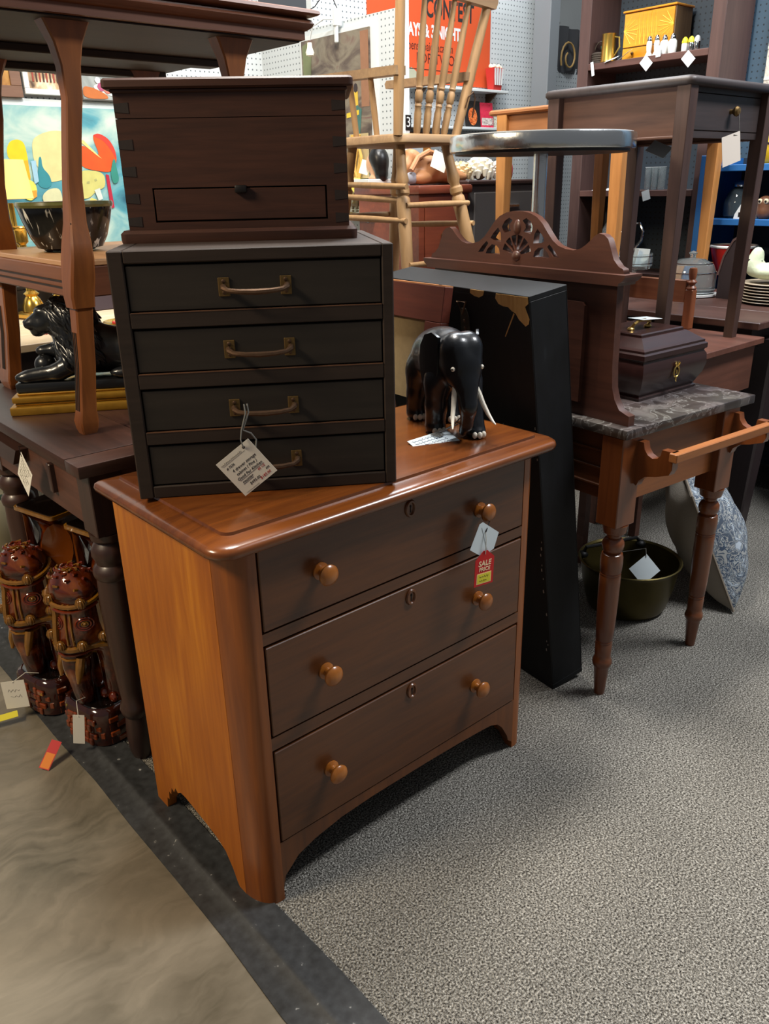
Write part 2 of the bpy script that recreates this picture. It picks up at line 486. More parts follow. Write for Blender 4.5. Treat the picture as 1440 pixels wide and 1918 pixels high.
for i, (z0, z1) in enumerate(((.3245, .3985), (.2235, .296), (.1225, .195), (.024, .097))):
    bm = nb(); box(bm, .0265, .4385, .003, .02, z0 + .0008, z1 - .0022, .001, 1)
    dr = obj('drawer', bm, m_cab_front, cab)
    bm = nb(); box(bm, .0250, .440, .012, .016, z0, z1); obj('gap', bm, m_dark_gap, dr)
    zc = (z0 + z1) / 2 - .002
    pull = nb()
    r = .0045
    tube(pull, [(.178, .0, zc), (.179, -.010, zc - .001), (.186, -.017, zc - .004), (.205, -.021, zc - .006), (.23, -.022, zc - .007), (.255, -.021, zc - .006), (.274, -.017, zc - .004), (.281, -.010, zc - .001), (.282, .0, zc)],
         [.0055, .005, .0042, .0045, .0052, .0045, .0042, .005, .0055], 8)
    h = obj('handle', pull, m_iron, dr)
    for px in (.170, .271):
        bm = nb(); box(bm, px, px + .0185, .0005, .0032, zc - .015, zc + .015, .0008, 1); pl = obj('plate', bm, m_brass_old, h)
        for sz in (-.009, .009):
            bm = nb(); sph(bm, (px + .009, .0005, zc + sz), (.0036, .0012, .0036), 10, 6)
            box(bm, px + .0062, px + .0118, -.0011, -.0005, zc + sz - .0004, zc + sz + .0004)
            obj('screw', bm, m_iron, h)

# ---------------------------------------------------------------- dovetailed chest on the cabinet
ZC = T + CH
ch = thing('dovetailed_box', 'reddish brown lidded wooden box with dark dovetail corners atop the drawer cabinet', 'box', (.0215, .3935, ZC), math.radians(-37.3))
w = .412
bm = nb(); loft(bm, slab_rings(-.004, w + .006, 0, .25, .012, [(.001, 0), (0, .006), (0, .016), (.006, .0215), (.012, .0215)], .01, 4)); obj('base_moulding', bm, m_chest, ch)
def front_with_opening(bm, x0, x1, z0, z1, ox0, ox1, oz0, oz1, y0, y1):
    for a in ((x0, ox0, z0, z1), (ox1, x1, z0, z1), (ox0, ox1, z0, oz0), (ox0, ox1, oz1, z1)):
        box(bm, a[0], a[1], y0, y1, a[2], a[3])
bm = nb(); front_with_opening(bm, .012, w - .008, .0215, .201, .060, .366, .034, .091, .014, .03)
bmesh.ops.remove_doubles(bm, verts=bm.verts, dist=1e-5)
obj('front_panel', bm, m_chest, ch)
for a in ((.012, .026), (w - .022, w - .008)):
    bm = nb(); box(bm, a[0], a[1], .03, .236, .0215, .201); obj('side_panel', bm, m_chest, ch)
bm = nb(); box(bm, .012, w - .008, .236, .245, .0215, .201); obj('back_panel', bm, m_chest, ch)
bm = nb(); box(bm, .026, w - .022, .032, .034, .03, .095); obj('recess', bm, m_dark_gap, ch)
bm = nb(); box(bm, .0625, .3635, .0145, .031, .0365, .0885, .001, 1); dr = obj('drawer', bm, m_chest, ch)
bm = nb(); box(bm, .204, .225, .004, .016, .080, .0935, .003, 2); obj('knob', bm, m_black, dr)
bm = nb(); box(bm, .012, w - .008, .014, .245, .2022, .246); ld = obj('lid', bm, m_chest, ch)
bm = nb(); loft(bm, slab_rings(-.004, w + .006, .002, .25, .008, [(.004, .246), (.0, .249), (0, .259), (.004, .2625), (.02, .2625)], .008, 4)); obj('lid_moulding', bm, m_chest, ld)
for x, s in ((.012, 1), (w - .008, -1)):
    for k, z in enumerate((.036, .074, .118, .161, .218)):
        hh = .0085
        bm = nb(); prism(bm, [(x, z - hh * .75), (x + s * .024, z - hh), (x + s * .024, z + hh), (x, z + hh * .75)], .0132, .0165, 'xz')
        obj('dovetail', bm, m_dove, ch)
# moulding lip under lid
bm = nb(); box(bm, .008, w - .004, .009, .246, .2405, .2465, .002, 1); obj('cove', bm, m_chest, ld)
# ---------------------------------------------------------------- tags
def card(name, label, mat, hw, hh, cmat, hole=True, parts=None, thick=.0006, group=None):
    """a price card: local x right, y up, z towards the reader"""
    t = thing(name, label, 'tag', mat=mat, group=group)
    bm = nb(); box(bm, -hw, hw, -hh, hh, -thick, 0)
    obj('card', bm, cmat, t)
    return t
def string(t, pts, r=.0009, m=None, nm='string'):
    inv = t.matrix_world.inverted()
    bm = nb(); tube(bm, [inv @ V(p) for p in pts], r, 6)
    return obj(nm, bm, m or m_string, t)

def scribble(t, x0, x1, y, h, m, z=.0003, r=.0005):
    pts = []; n = max(6, int((x1 - x0) / (h * .55)))
    for i in range(n + 1):
        x = x0 + (x1 - x0) * i / n
        pts.append((x, y + h * (.5 * math.sin(i * 2.1) + .35 * math.sin(i * 3.7 + y * 900)), z))
    bm = nb(); tube(bm, pts, r, 4); return obj('handwriting', bm, m, t)
CX = V((.838, -.545, 0)); CY = V((.545, .839, 0))
# cabinet tag: about .074 square, hung by one corner
cc = V((.058, .099, .869)) - CY * .004
tm = frame_mat(cc, CX * .80 + V((0, 0, .60)), CX * -.60 + V((0, 0, .80)))
tg = card('price_tag', 'square white handwritten price card on grey string hanging from the cabinet pull', tm, .036, .0375, m_paper)
rows = [('# 7236', .0058, -.020, .019, m_ink), ('4 drawer storage', .0072, .002, .0095, m_ink), ('cabinet ( Pine )', .0072, 0, .001, m_ink), ('Good For Kitchen', .0072, 0, -.0075, m_ink), ('counter', .0072, -.012, -.016, m_ink), ('60 1/2', .0058, .019, -.015, m_ink_red), ('$495.00', .0068, -.004, -.026, m_ink), ('$185.00', .0068, .016, -.030, m_ink_red), ('650', .005, .027, -.022, m_ink)]
for s, sz, x, y, mm in rows: text(s, sz, mm, tg, x, y, .0002, shear=.25)
scribble(tg, -.032, .012, .029, .0022, plain('faint_ink', '#9b9686', .8), r=.0003)
scribble(tg, -.03, -.002, -.034, .0014, plain('faint_ink', '#b5b0a2', .8), r=.0002)
for x0, x1, y in ((-.024, .028, -.0115), (-.024, -.002, -.0197), (-.03, .018, .0258)):
    bm = nb(); box(bm, x0, x1, y - .0002, y + .0002, 0, .0003); obj('rule', bm, m_ink if y < 0 else plain('faint_ink', '#9b9686', .8), tg)
bm = nb(); lathe(bm, [(.0026, 0), (.0026, .0004)], (.020, .031, 0), 12); obj('eyelet', bm, m_dark_gap, tg)
h = V((.0626, .0935, .976))
hole = tm @ V((.020, .031, .001))
string(tg, [h + V((-.003, 0, .004)), h + V((-.004, -.004, -.01)), hole + V((-.001, 0, .03)), hole + V((-.006, -.003, .015)), hole], .0013)
string(tg, [h + V((.003, 0, .004)), h + V((.002, -.004, -.01)), hole + V((.002, 0, .03)), hole + V((.016, -.002, .022)), hole + V((.026, -.001, .008)), hole + V((.024, 0, -.006))], .0015)

# dresser knob tags
dm = frame_mat((.512, -.045, .640), (.85, -.06, .25), (-.28, .03, 1))
t1 = thing('price_tag', 'folded white diamond card hanging from the dresser knob behind the red tag', 'tag', mat=dm)
bm = nb(); prism(bm, [(-.004, .038), (.006, .038), (.040, -.008), (.018, -.036), (-.016, -.036), (-.042, -.002)], -.0005, 0, 'xy'); obj('card', bm, m_paper_blue, t1)
bm = nb(); box(bm, -.0006, .0006, -.03, .028, 0, .0004); obj('fold', bm, plain('card_fold', '#a9b4b8', .8), t1)
string(t1, [(.543, -.030, .665), (.530, -.04, .668), (.517, -.046, .660), (.513, -.047, .655)], .0012, m_black)
rm = frame_mat((.510, -.049, .577), (.97, -.1, -.05), (.06, 0, 1))
t2 = thing('sale_tag', 'small red sale price tag with a yellow sticker hanging from the dresser knob', 'tag', mat=rm)
bm = nb(); prism(bm, [(-.026, -.039), (.026, -.039), (.026, .020), (.020, .026), (.012, .032), (.006, .038), (-.006, .038), (-.012, .032), (-.020, .026), (-.026, .020)], -.0008, 0, 'xy')
obj('card', bm, plain('sale_red', '#c4161a', .45), t2)
cream = plain('sale_lettering', '#f6d9b0', .6)
text('SALE', .0165, cream, t2, 0, .010, .0004, shear=.1, bold=.0003)
text('PRICE', .0120, cream, t2, 0, -.0030, .0004, shear=.1, bold=.0002)
bm = nb(); box(bm, -.020, .020, -.035, -.011, 0, .0003); st = obj('sticker', bm, plain('sale_cream', '#f3c98a', .6), t2)
bm = nb(); box(bm, -.018, .018, -.033, -.013, .0003, .0005); obj('label', bm, plain('sale_yellow', '#dfd33a', .6), st)
scribble(t2, -.013, .012, -.019, .0035, m_ink, .0007, .0003); scribble(t2, -.013, .008, -.028, .003, m_ink, .0007, .0003)
string(t2, [(.513, -.047, .655), (.512, -.0495, .64), (.511, -.0505, .622), (.5105, -.0500, .608)], .0009, m_string_w)

# ---------------------------------------------------------------- ebony elephant
ebony = plain('ebony', '#101216', .32, coat=.25, noise=.3, nscale=40)
el = thing('elephant_figurine', 'black carved elephant figurine with white tusks walking on the dresser top', 'figurine', (.622, .168, T + .002), math.atan2(-.917, -.4))
E = []
E += [((-.045, 0, .150), (.075, .052, .058)), ((-.095, 0, .142), (.045, .047, .055)), ((.005, 0, .155), (.050, .048, .055)), ((-.03, 0, .185), (.05, .035, .03))]
E += [((.065, 0, .168), (.042, .042, .052)), ((.066, .018, .195), (.028, .022, .025)), ((.066, -.018, .195), (.028, .022, .025)), ((.08, 0, .145), (.03, .032, .04))]
E += chain((.095, 0, .125), (.108, 0, .075), .021, .016, 5) + chain((.108, 0, .075), (.100, 0, .035), .016, .012, 4) + chain((.100, 0, .035), (.085, 0, .018), .012, .010, 3)
for (x, y, fx) in ((.03, .034, .066), (.02, -.034, .006), (-.095, .034, -.072), (-.1, -.034, -.118)):
    E += chain((x, y, .12), ((x + fx) / 2, y, .06), .027, .021, 4) + chain(((x + fx) / 2, y, .06), (fx, y, .016), .020, .020, 4) + [((fx + .005, y, .010), (.022, .020, .011))]
body = obj('body', blob(E, .0052, 'elephant_body'), ebony, el)
bvh = BVHTree.FromPolygons([v.co for v in body.data.vertices], [tuple(p.vertices) for p in body.data.polygons])
ivory = plain('ivory', '#e6ddca', .4)
for s in (1, -1):
    # ear: leaf shaped flap, cupped away from the head
    outl = [(0, .045), (-.018, .052), (-.040, .046), (-.056, .026), (-.060, 0), (-.054, -.028), (-.042, -.055), (-.028, -.078), (-.018, -.072), (-.010, -.045), (-.002, -.015)]
    bm = nb()
    def earp(u, v, k): return V((.050 + u * 1.0, s * (.043 + abs(u) * .45 - (u / .06) ** 2 * .008 + k), .160 + v * 1.18))
    va = [earp(u, v, .003) for u, v in outl]; vb = [earp(u, v, -.003) for u, v in outl]
    c = [bm.verts.new(p) for p in va]; c2 = [bm.verts.new(p) for p in vb]
    ca = bm.verts.new(earp(-.028, -.005, .006)); cb = bm.verts.new(earp(-.028, -.005, -.001))
    n = len(c)
    for i in range(n):
        j = (i + 1) % n
        bm.faces.new((c[i], c[j], c2[j], c2[i])); bm.faces.new((c[i], c[j], ca)); bm.faces.new((c2[i], c2[j], cb))
    obj('ear', bm, ebony, el, smooth=60)
    bm = nb(); tube(bm, [(.088, s * .022, .118), (.098, s * .028, .100), (.108, s * .033, .080), (.120, s * .040, .060), (.133, s * .045, .047), (.141, s * .048, .042)], [.0055, .0056, .0052, .0043, .0028, .0012], 10)
    obj('tusk', bm, ivory, el)
    q_, nn_, _, _ = bvh.ray_cast(V((.2, s * .060, .156)), V((-1, -s * .28, 0)).normalized())
    bm = nb(); sph(bm, q_, .0048, 10, 8); e = obj('eye', bm, ivory, el)
    bm = nb(); sph(bm, q_ + nn_ * .0036, .0023, 8, 6); obj('pupil', bm, m_black, e)
for (fx, fy) in ((.066, .034), (.006, -.034), (-.072, .034), (-.118, -.034)):
    for a in (-.55, .0, .55):
        bm = nb(); sph(bm, (fx + .006 + .0225 * math.cos(a), fy + .0195 * math.sin(a), .0075), (.0045, .006, .0075), 10, 7)
        obj('toenail', bm, ivory, el)
bm = nb(); tube(bm, [(-.135, 0, .165), (-.146, 0, .14), (-.148, 0, .10), (-.145, 0, .08)], [.007, .005, .004, .005], 8); obj('tail', bm, ebony, el)
# tag lying on the dresser in front of it
em = frame_mat((.532, .1155, .8045), (.105, -.013, .008), (.064, .08, .03))
tg = card('price_tag', 'white card written in blue ink lying below the black elephant', em, .052, .034, m_paper_blue)
for i in range(6): scribble(tg, -.046 + .002 * i, .040 - (.012 if i == 0 else .004 * (i % 3)), .024 - i * .0098, .0050, m_ink_blue)
string(tg, [em @ V((.018, .026, .001)), (.600, .130, .828), (.604, .100, .86), (.612, .085, .868), (.620, .09, .85), em @ V((.022, .026, .002))], .0014)
bm = nb()
for k in range(7): tube(bm, [(.008 + k * .0035, .030, .002), (.012 + k * .003, .016 + (k % 3) * .003, .0045), (.02 + k * .001, .012 + (k % 2) * .008, .003)], .0012, 5)
obj('knot', bm, m_string, tg)

# ---------------------------------------------------------------- red brown framed panel behind the elephant
m_redwood = wood('red_board', '#48190f', '#682f1d', 'y', rough=.5, fine=70)
lean = M.Translation((.742, .345, T)) @ M.Rotation(math.radians(-4), 4, 'Z') @ M.Rotation(math.radians(8.5), 4, 'Y')
fr = thing('picture_frame', 'red brown wooden frame with a tan back panel leaning behind the elephant', 'frame', mat=lean)
bm = nb(); box(bm, 0, .028, .0, .46, .20, .285, .0015, 1); r_ = obj('rail', bm, m_redwood, fr)
bm = nb(); box(bm, .0005, .0275, .001, .459, .2845, .2875); obj('raw_edge', bm, wood('raw_pine', '#a8693c', '#cf9058', 'y', rough=.6), r_)
for y in (.0, .40):
    bm = nb(); box(bm, .0, .028, y, y + .06, .0, .20, .0015, 1); obj('stile', bm, m_redwood, fr)
bm = nb(); box(bm, .014, .02, .06, .40, 0, .2); obj('back_panel', bm, plain('hardboard', '#8d7a58', .8, noise=.2, nscale=60), fr)
bm = nb(); lathe(bm, [(.004, 0), (.004, .0012)], (.012, .03, .287), 10); obj('peg_hole', bm, m_dark_gap, r_)

# ---------------------------------------------------------------- tall black case leaning beside the dresser
def black_paint():
    m, nt, b = base_mat('scuffed_black_paint')
    tc = nt.nodes.new('ShaderNodeTexCoord')
    n = nt.nodes.new('ShaderNodeTexNoise'); n.inputs['Scale'].default_value = 38; n.inputs['Detail'].default_value = 6
    mp = nt.nodes.new('ShaderNodeMapping'); mp.inputs['Scale'].default_value = (1, 1, .35)
    nt.links.new(tc.outputs['Object'], mp.inputs[0]); nt.links.new(mp.outputs[0], n.inputs['Vector'])
    r = nt.nodes.new('ShaderNodeValToRGB'); e = r.color_ramp.elements
    e[0].position = .25; e[0].color = lin('#070809'); e[1].position = .70; e[1].color = lin('#101215')
    k = e.new(.765); k.color = lin('#1a1d20'); k = e.new(.79); k.color = lin('#8f8c86')
    nt.links.new(n.outputs['Fac'], r.inputs[0]); nt.links.new(r.outputs[0], b.inputs['Base Color'])
    b.inputs['Roughness'].default_value = .6; b.inputs['Specular IOR Level'].default_value = .3
    return m
m_bp = black_paint()
bl = M.Translation((.962, .084, 0.0)) @ M.Rotation(math.radians(-7.5), 4, 'Z') @ M.Rotation(math.radians(-8.4), 4, 'Y')
bc = thing('black_case', 'tall scuffed black painted wooden case leaning beside the dresser', 'case', mat=bl)
BH = 1.092
for nm, a in (('end_panel', (.003, .113, 0, .012, .016, BH - .012)), ('end_panel', (.003, .113, .588, .60, .016, BH - .012)), ('top', (0, .116, 0, .60, BH - .012, BH)), ('bottom', (0, .116, 0, .60, .0, .016)), ('front_panel', (0, .003, 0, .60, .016, BH - .012)), ('back_panel', (.113, .116, 0, .60, .016, BH - .012))):
    bm = nb(); box(bm, *a, .001, 1); obj(nm, bm, m_bp, bc)
# chipped corner showing plywood
m_ply = wood('bare_plywood', '#a8783c', '#d8ae6c', 'z', rough=.8, fine=120)
def chip(pts, nm='chip', m=m_ply, lab=None):
    bm = nb(); prism(bm, pts, -.0008, .0005, 'yz'); return obj(nm, bm, m, bc, lab)
chip([(.003, BH - .002), (.108, BH - .003), (.112, BH - .014), (.102, BH - .026), (.086, BH - .030), (.070, BH - .030), (.058, BH - .038), (.046, BH - .042), (.036, BH - .055), (.028, BH - .060), (.016, BH - .068), (.006, BH - .062), (.002, BH - .050), (.010, BH - .034), (.014, BH - .024), (.003, BH - .016)], 'chip', m_ply, 'bare plywood where the paint has chipped off')
chip([(.150, BH - .001), (.200, BH - .001), (.202, BH - .010), (.187, BH - .016), (.170, BH - .018), (.155, BH - .012)])
chip([(.050, BH - .044), (.053, BH - .042), (.088, BH - .100), (.086, BH - .101)], 'scratch')
for (y, z) in ((.006, .78), (.005, .70), (.012, .32), (.008, .47), (.01, .45), (.014, .43), (.012, .40), (.014, .385), (.010, .36), (.006, .25), (.012, .16), (.008, .15), (.015, .13), (.3, BH - .03), (.13, .75), (.14, .74), (.225, .75), (.12, .76)):
    s = .0016 + random.random() * .003
    bm = nb(); prism(bm, [(y - s * .6, z - s), (y + s * .5, z - s * 1.5), (y + s * .7, z + s), (y - s * .3, z + s * 1.9)], -.0006, .0004, 'yz'); obj('scuff', bm, plain('scuff_grey', '#8d8a84', .8), bc)
# hasp: triangular loop over a perforated brass plate
bm = nb(); tube(bm, [(-.006, .215, BH - .032), (-.008, .245, BH - .033), (-.008, .23, BH - .062)], .003, 6, True)
hp = obj('hasp', bm, m_iron, bc)
bm = nb(); prism(bm, [(.215, BH - .066), (.215, BH - .125), (.222, BH - .135), (.232, BH - .137), (.242, BH - .133), (.247, BH - .125), (.245, BH - .066), (.238, BH - .05), (.222, BH - .05)], -.003, .0, 'yz'); obj('plate', bm, plain('dull_steel', '#4b463f', .5, .6, noise=.3, nscale=80), hp)
for zz in (.080, .098, .118):
    bm = nb(); sph(bm, (-.003, .231, BH - zz), (.0015, .004, .004), 8, 6); obj('screw', bm, m_iron, hp)

# ---------------------------------------------------------------- marble topped washstand
def marble():
    m, nt, b = base_mat('grey_marble')
    tc = nt.nodes.new('ShaderNodeTexCoord')
    n = nt.nodes.new('ShaderNodeTexNoise'); n.inputs['Scale'].default_value = 9; n.inputs['Detail'].default_value = 8; n.inputs['Distortion'].default_value = 2.2
    n2 = nt.nodes.new('ShaderNodeTexNoise'); n2.inputs['Scale'].default_value = 4; n2.inputs['Detail'].default_value = 5
    for x in (n, n2): nt.links.new(tc.outputs['Object'], x.inputs['Vector'])
    r = nt.nodes.new('ShaderNodeValToRGB'); e = r.color_ramp.elements
    e[0].position = .40; e[0].color = lin('#3c3431'); e[1].position = .62; e[1].color = lin('#6a625f')
    for p, c in ((.490, '#4a423f'), (.503, '#8a8583'), (.514, '#524a47')):
        k = e.new(p); k.color = lin(c)
    nt.links.new(n.outputs['Fac'], r.inputs[0])
    mx = nt.nodes.new('ShaderNodeMix'); mx.data_type = 'RGBA'; mx.blend_type = 'MULTIPLY'; mx.inputs[0].default_value = .35
    nt.links.new(r.outputs[0], mx.inputs[6]); nt.links.new(n2.outputs['Color'], mx.inputs[7]); nt.links.new(mx.outputs[2], b.inputs['Base Color'])
    b.inputs['Roughness'].default_value = .28
    return m
m_wash = wood('washstand_pine', '#5c2e12', '#8c5224', 'x', rough=.42, coat=.15, fine=60, coarse=6)
m_wash_v = wood('washstand_leg', '#52260f', '#7c4420', 'z', rough=.32, coat=.35, fine=60, coarse=7)
m_splash = wood('splash_mahogany', '#3a2018', '#5e382a', 'y', rough=.42, coat=.1, fine=60, coarse=6)
WR = math.atan2(-.085, .996)
ws = thing('washstand', 'marble topped wooden washstand with turned legs and pierced crest right of the dresser', 'washstand', (1.003, -.046, 0), WR)
WL = .83; WD = .545
bm = nb(); box(bm, 0, WD, 0, WL, .741, .765, .003, 2); obj('marble_top', bm, marble(), ws)
bm = nb(); box(bm, .06, WD - .06, .028, .046, .566, .741); obj('end_apron', bm, m_wash, ws)
bm = nb(); box(bm, .06, WD - .06, WL - .046, WL - .028, .566, .741); obj('end_apron', bm, m_wash, ws)
m_wash_y = wood('washstand_side', '#3e2010', '#64381c', 'y', rough=.42, coat=.1, fine=60, coarse=6)
bm = nb(); box(bm, .026, .042, .06, WL - .06, .566, .741)
bk = obj('back_apron', bm, m_wash_y, ws)
for z in (.60, .645, .69):
    bm = nb(); box(bm, .020, .027, .06, WL - .06, z - .002, z + .004, .001, 1); obj('bead', bm, m_wash_y, bk)
bm = nb(); box(bm, WD - .042, WD - .026, .06, WL - .06, .566, .741); obj('drawer_front', bm, m_wash_y, ws)
LP = [(.030, .49), (.029, .485), (.0175, .478), (.0185, .474), (.017, .470), (.0225, .466), (.0275, .457), (.0285, .448), (.026, .437), (.0205, .429), (.0265, .425), (.0285, .415), (.029, .40), (.0275, .375), (.026, .372), (.0275, .369), (.026, .366), (.0275, .362), (.0275, .34), (.0265, .28), (.0245, .21), (.0225, .172), (.021, .170), (.0225, .166), (.021, .162), (.0225, .158), (.0215, .125), (.0215, .115), (.0245, .110), (.0265, .100), (.0235, .090), (.0225, .088), (.0205, .084), (.0175, .05), (.0145, .006), (.0135, .0)]
for (x, y) in ((.040, .040), (WD - .092, .036), (.040, WL - .04), (WD - .092, WL - .04)):
    bm = nb(); box(bm, x - .036, x + .036, y - .030, y + .034, .508, .741, .002, 1)
    lathe(bm, [(.034, .508), (.031, .494), (.030, .49)], (x, y, 0), 16)
    lathe(bm, LP[::-1], (x, y, 0), 20)
    obj('leg', bm, m_wash_v, ws)
# towel rail on the near end
for x in (.068, WD - .072):
    bm = nb(); prism(bm, [(.012, .728), (.012, .62), (.002, .615), (-.004, .63), (-.022, .645), (-.05, .652), (-.085, .665), (-.092, .68), (-.092, .722), (-.060, .722), (-.058, .708), (-.050, .698), (-.036, .694), (-.022, .700), (-.012, .712), (-.008, .728)], x - .011, x + .011, 'yz')
    obj('towel_bracket', bm, m_wash_v, ws)
bm = nb(); box(bm, .050, WD + .0, -.106, -.084, .7, .722, .002, 1); obj('towel_bar', bm, wood('towel_bar', '#7a4420', '#a86c3c', 'x', rough=.4, fine=60), ws)
# backsplash: shaped board, moulded rail, pierced crest
SPX = .030
body_poly = [(.022, .765), (.022, .790), (.030, .792), (.052, .800), (.068, .822), (.078, .85), (.083, .90), (.088, 1.09), (WL - .088, 1.09), (WL - .083, .90), (WL - .078, .85), (WL - .068, .822), (WL - .052, .80), (WL - .03, .792), (WL - .022, .79), (WL - .022, .765)]
bm = nb(); prism(bm, body_poly, SPX, SPX + .022, 'yz'); sp = obj('backsplash', bm, m_splash, ws)
bm = nb(); prism(bm, [(.17, .80), (.17, 1.035), (.178, 1.043), (WL - .178, 1.043), (WL - .17, 1.035), (WL - .17, .80)], SPX - .012, SPX, 'yz'); obj('batten', bm, m_splash, sp)
bm = nb(); loft(bm, [[V((SPX - .018, .062 - o, z)), V((SPX + .045, .062 - o, z)), V((SPX + .045, WL - .062 + o, z)), V((SPX - .018, WL - .062 + o, z))] for o, z in ((-.012, 1.088), (-.010, 1.094), (0, 1.100), (.006, 1.108), (.006, 1.113))])
obj('rail_moulding', bm, m_splash, sp)
cy = WL / 2 + .005
half = [(.345, 1.113), (.340, 1.124), (.328, 1.128), (.312, 1.143), (.302, 1.165), (.292, 1.187), (.279, 1.196), (.264, 1.199), (.252, 1.193), (.240, 1.182), (.227, 1.172), (.212, 1.163), (.19, 1.158), (.165, 1.160), (.142, 1.166), (.122, 1.178), (.104, 1.196), (.086, 1.216), (.066, 1.231), (.042, 1.240), (.018, 1.244)]
outline = [(cy - u, z) for u, z in half] + [(cy + u, z) for u, z in half[::-1]]
holes = []
def arc_hole(r0, r1, a0, a1, cz, n=7):
    A = [math.radians(a0 + (a1 - a0) * i / (n - 1)) for i in range(n)]
    return [(cy + r1 * math.cos(t), cz + r1 * math.sin(t)) for t in A] + [(cy + r0 * math.cos(t), cz + r0 * math.sin(t)) for t in A[::-1]]
for k in range(6): holes.append(arc_hole(.016, .052, 15 + k * 26, 35 + k * 26, 1.135, 4))
for s in (1, -1):
    g = lambda pts: [(cy + s * u, z) for u, z in pts]
    holes.append(g([(.060, 1.136), (.115, 1.136), (.108, 1.148), (.092, 1.160), (.075, 1.158), (.064, 1.150)]))
    holes.append(g([(.058, 1.168), (.085, 1.170), (.098, 1.176), (.086, 1.190), (.070, 1.203), (.060, 1.19)]))
    holes.append(g([(.022, 1.196), (.048, 1.190), (.056, 1.205), (.046, 1.220), (.030, 1.228), (.018, 1.222), (.028, 1.212), (.03, 1.204)]))
    holes.append(g([(.125, 1.140), (.145, 1.138), (.128, 1.156), (.112, 1.168), (.106, 1.162)]))
me = curve_mesh([outline] + holes, .020, 'crest')
me.transform(M(((0, 0, 1, SPX + .014), (1, 0, 0, 0), (0, 1, 0, 0), (0, 0, 0, 1))))
obj('crest', me, m_splash, sp)
bm = nb(); sph(bm, (SPX + .006, cy, 1.205), (.008, .014, .020), 12, 8); sph(bm, (SPX + .006, cy, 1.135), (.010, .016, .014), 12, 8); obj('carving', bm, m_splash, sp)

# ---------------------------------------------------------------- casket on the marble
m_casket = wood('casket_mahogany', '#1f0f0e', '#3a201d', 'x', rough=.3, coat=.35, fine=60, coarse=6, bump=.04)
ck = thing('casket', 'dark mahogany casket with bulging sides and brass keyhole mount on the marble', 'box', (1.245, .075, .765), WR * .6)
KX, KY = .285, .25
def rect(x0, x1, y0, y1, z): return [V((x0, y0, z)), V((x1, y0, z)), V((x1, y1, z)), V((x0, y1, z))]
bm = nb(); loft(bm, [rect(-o, KX + o, -o, KY + o, z) for o, z in ((-.012, 0), (-.010, .008), (-.016, .012), (-.012, .02), (.0, .045), (.006, .07), (.004, .095), (-.002, .105), (.0, .108))]); obj('body', bm, m_casket, ck, smooth=40)
bm = nb(); loft(bm, [rect(-o, KX + o, -o, KY + o, z) for o, z in ((.002, .1095), (.004, .112), (.004, .124), (-.002, .128), (-.002, .134), (-.008, .137), (-.012, .140), (-.040, .160), (-.046, .160), (-.046, .166), (-.05, .169))]); obj('lid', bm, m_casket, ck, smooth=30)
bm = nb(); tube(bm, [(.142 + .012 * math.cos(t), -.0085, .066 + .015 * math.sin(t)) for t in [i * 2 * PI / 16 for i in range(16)]], .0022, 6, True)
for a in (-.6, 0, .6): tube(bm, [(.142 + .006 * a, -.008, .078), (.142 + .016 * a, -.010, .088), (.142 + .011 * a, -.009, .093)], [.002, .0025, .001], 6)
tube(bm, [(.142, -.008, .052), (.139, -.010, .044), (.143, -.010, .038)], [.003, .0025, .001], 6); tube(bm, [(.142, -.008, .070), (.142, -.009, .060)], .0025, 6)
obj('keyhole_mount', bm, plain('brass', '#c8a860', .3, .9), ck)
bm = nb(); tube(bm, [(.085, .11, .170), (.088, .10, .186), (.11, .10, .192), (.135, .10, .192), (.158, .10, .186), (.161, .11, .170)], [.005, .004, .0045, .0045, .004, .005], 8)
sph(bm, (.085, .108, .172), (.012, .01, .006), 10, 6); sph(bm, (.161, .108, .172), (.012, .01, .006), 10, 6)
obj('handle', bm, plain('brass', '#c8a860', .3, .9), ck)
ctm = M.Translation((1.245 + .15, .075 + .10, .765 + .1945)) @ M.Rotation(WR, 4, 'Z') @ M.Rotation(.06, 4, 'Y')
tg = card('price_tag', 'long white card lying across the brass handle of the dark casket', ctm, .042, .026, m_paper_blue)

# ---------------------------------------------------------------- brass pot and cushion under the washstand
bp_ = thing('brass_pot', 'old brass jam pan with an iron handle on the carpet under the washstand', 'pot', (1.53, .225, 0))
bm = nb(); lathe(bm, [(.0, .004), (.09, 0), (.118, .004), (.128, .02), (.145, .09), (.155, .155), (.160, .168), (.164, .172), (.160, .174), (.154, .168), (.141, .09), (.124, .024), (.0, .018)], seg=40, cap=False)
obj('body', bm, plain('olive_brass', '#544a28', .36, .8, noise=.3, nscale=9), bp_)
bm = nb()
a0 = math.radians(118)
tube(bm, [(.150 * math.cos(a0), .150 * math.sin(a0), .165), (.14 * math.cos(a0), .14 * math.sin(a0), .19), (.0 - .02, .11, .188), (.13, .06, .185), (.150 * math.cos(a0 - PI * .55), .150 * math.sin(a0 - PI * .55), .168)], .006, 8)
obj('handle', bm, plain('black_iron', '#1a1a1a', .5, .6), bp_)
for k in (a0, a0 - PI * .55):
    bm = nb(); sph(bm, (.15 * math.cos(k), .15 * math.sin(k), .162), (.018, .018, .014), 10, 8); obj('lug', bm, plain('black_iron', '#1a1a1a', .5, .6), bp_)
pm = frame_mat((1.480, .140, .176), (.75, -.66, -.06), (.22, .24, .95)) @ M.Rotation(math.radians(42), 4, 'Z')
tg = card('price_tag', 'square white card hanging inside the old brass pan', pm, .036, .034, m_paper_blue)
string(tg, [pm @ V((.028, .028, .001)), pm @ V((.045, .05, .002)), (1.49, .25, .195)], .0012)

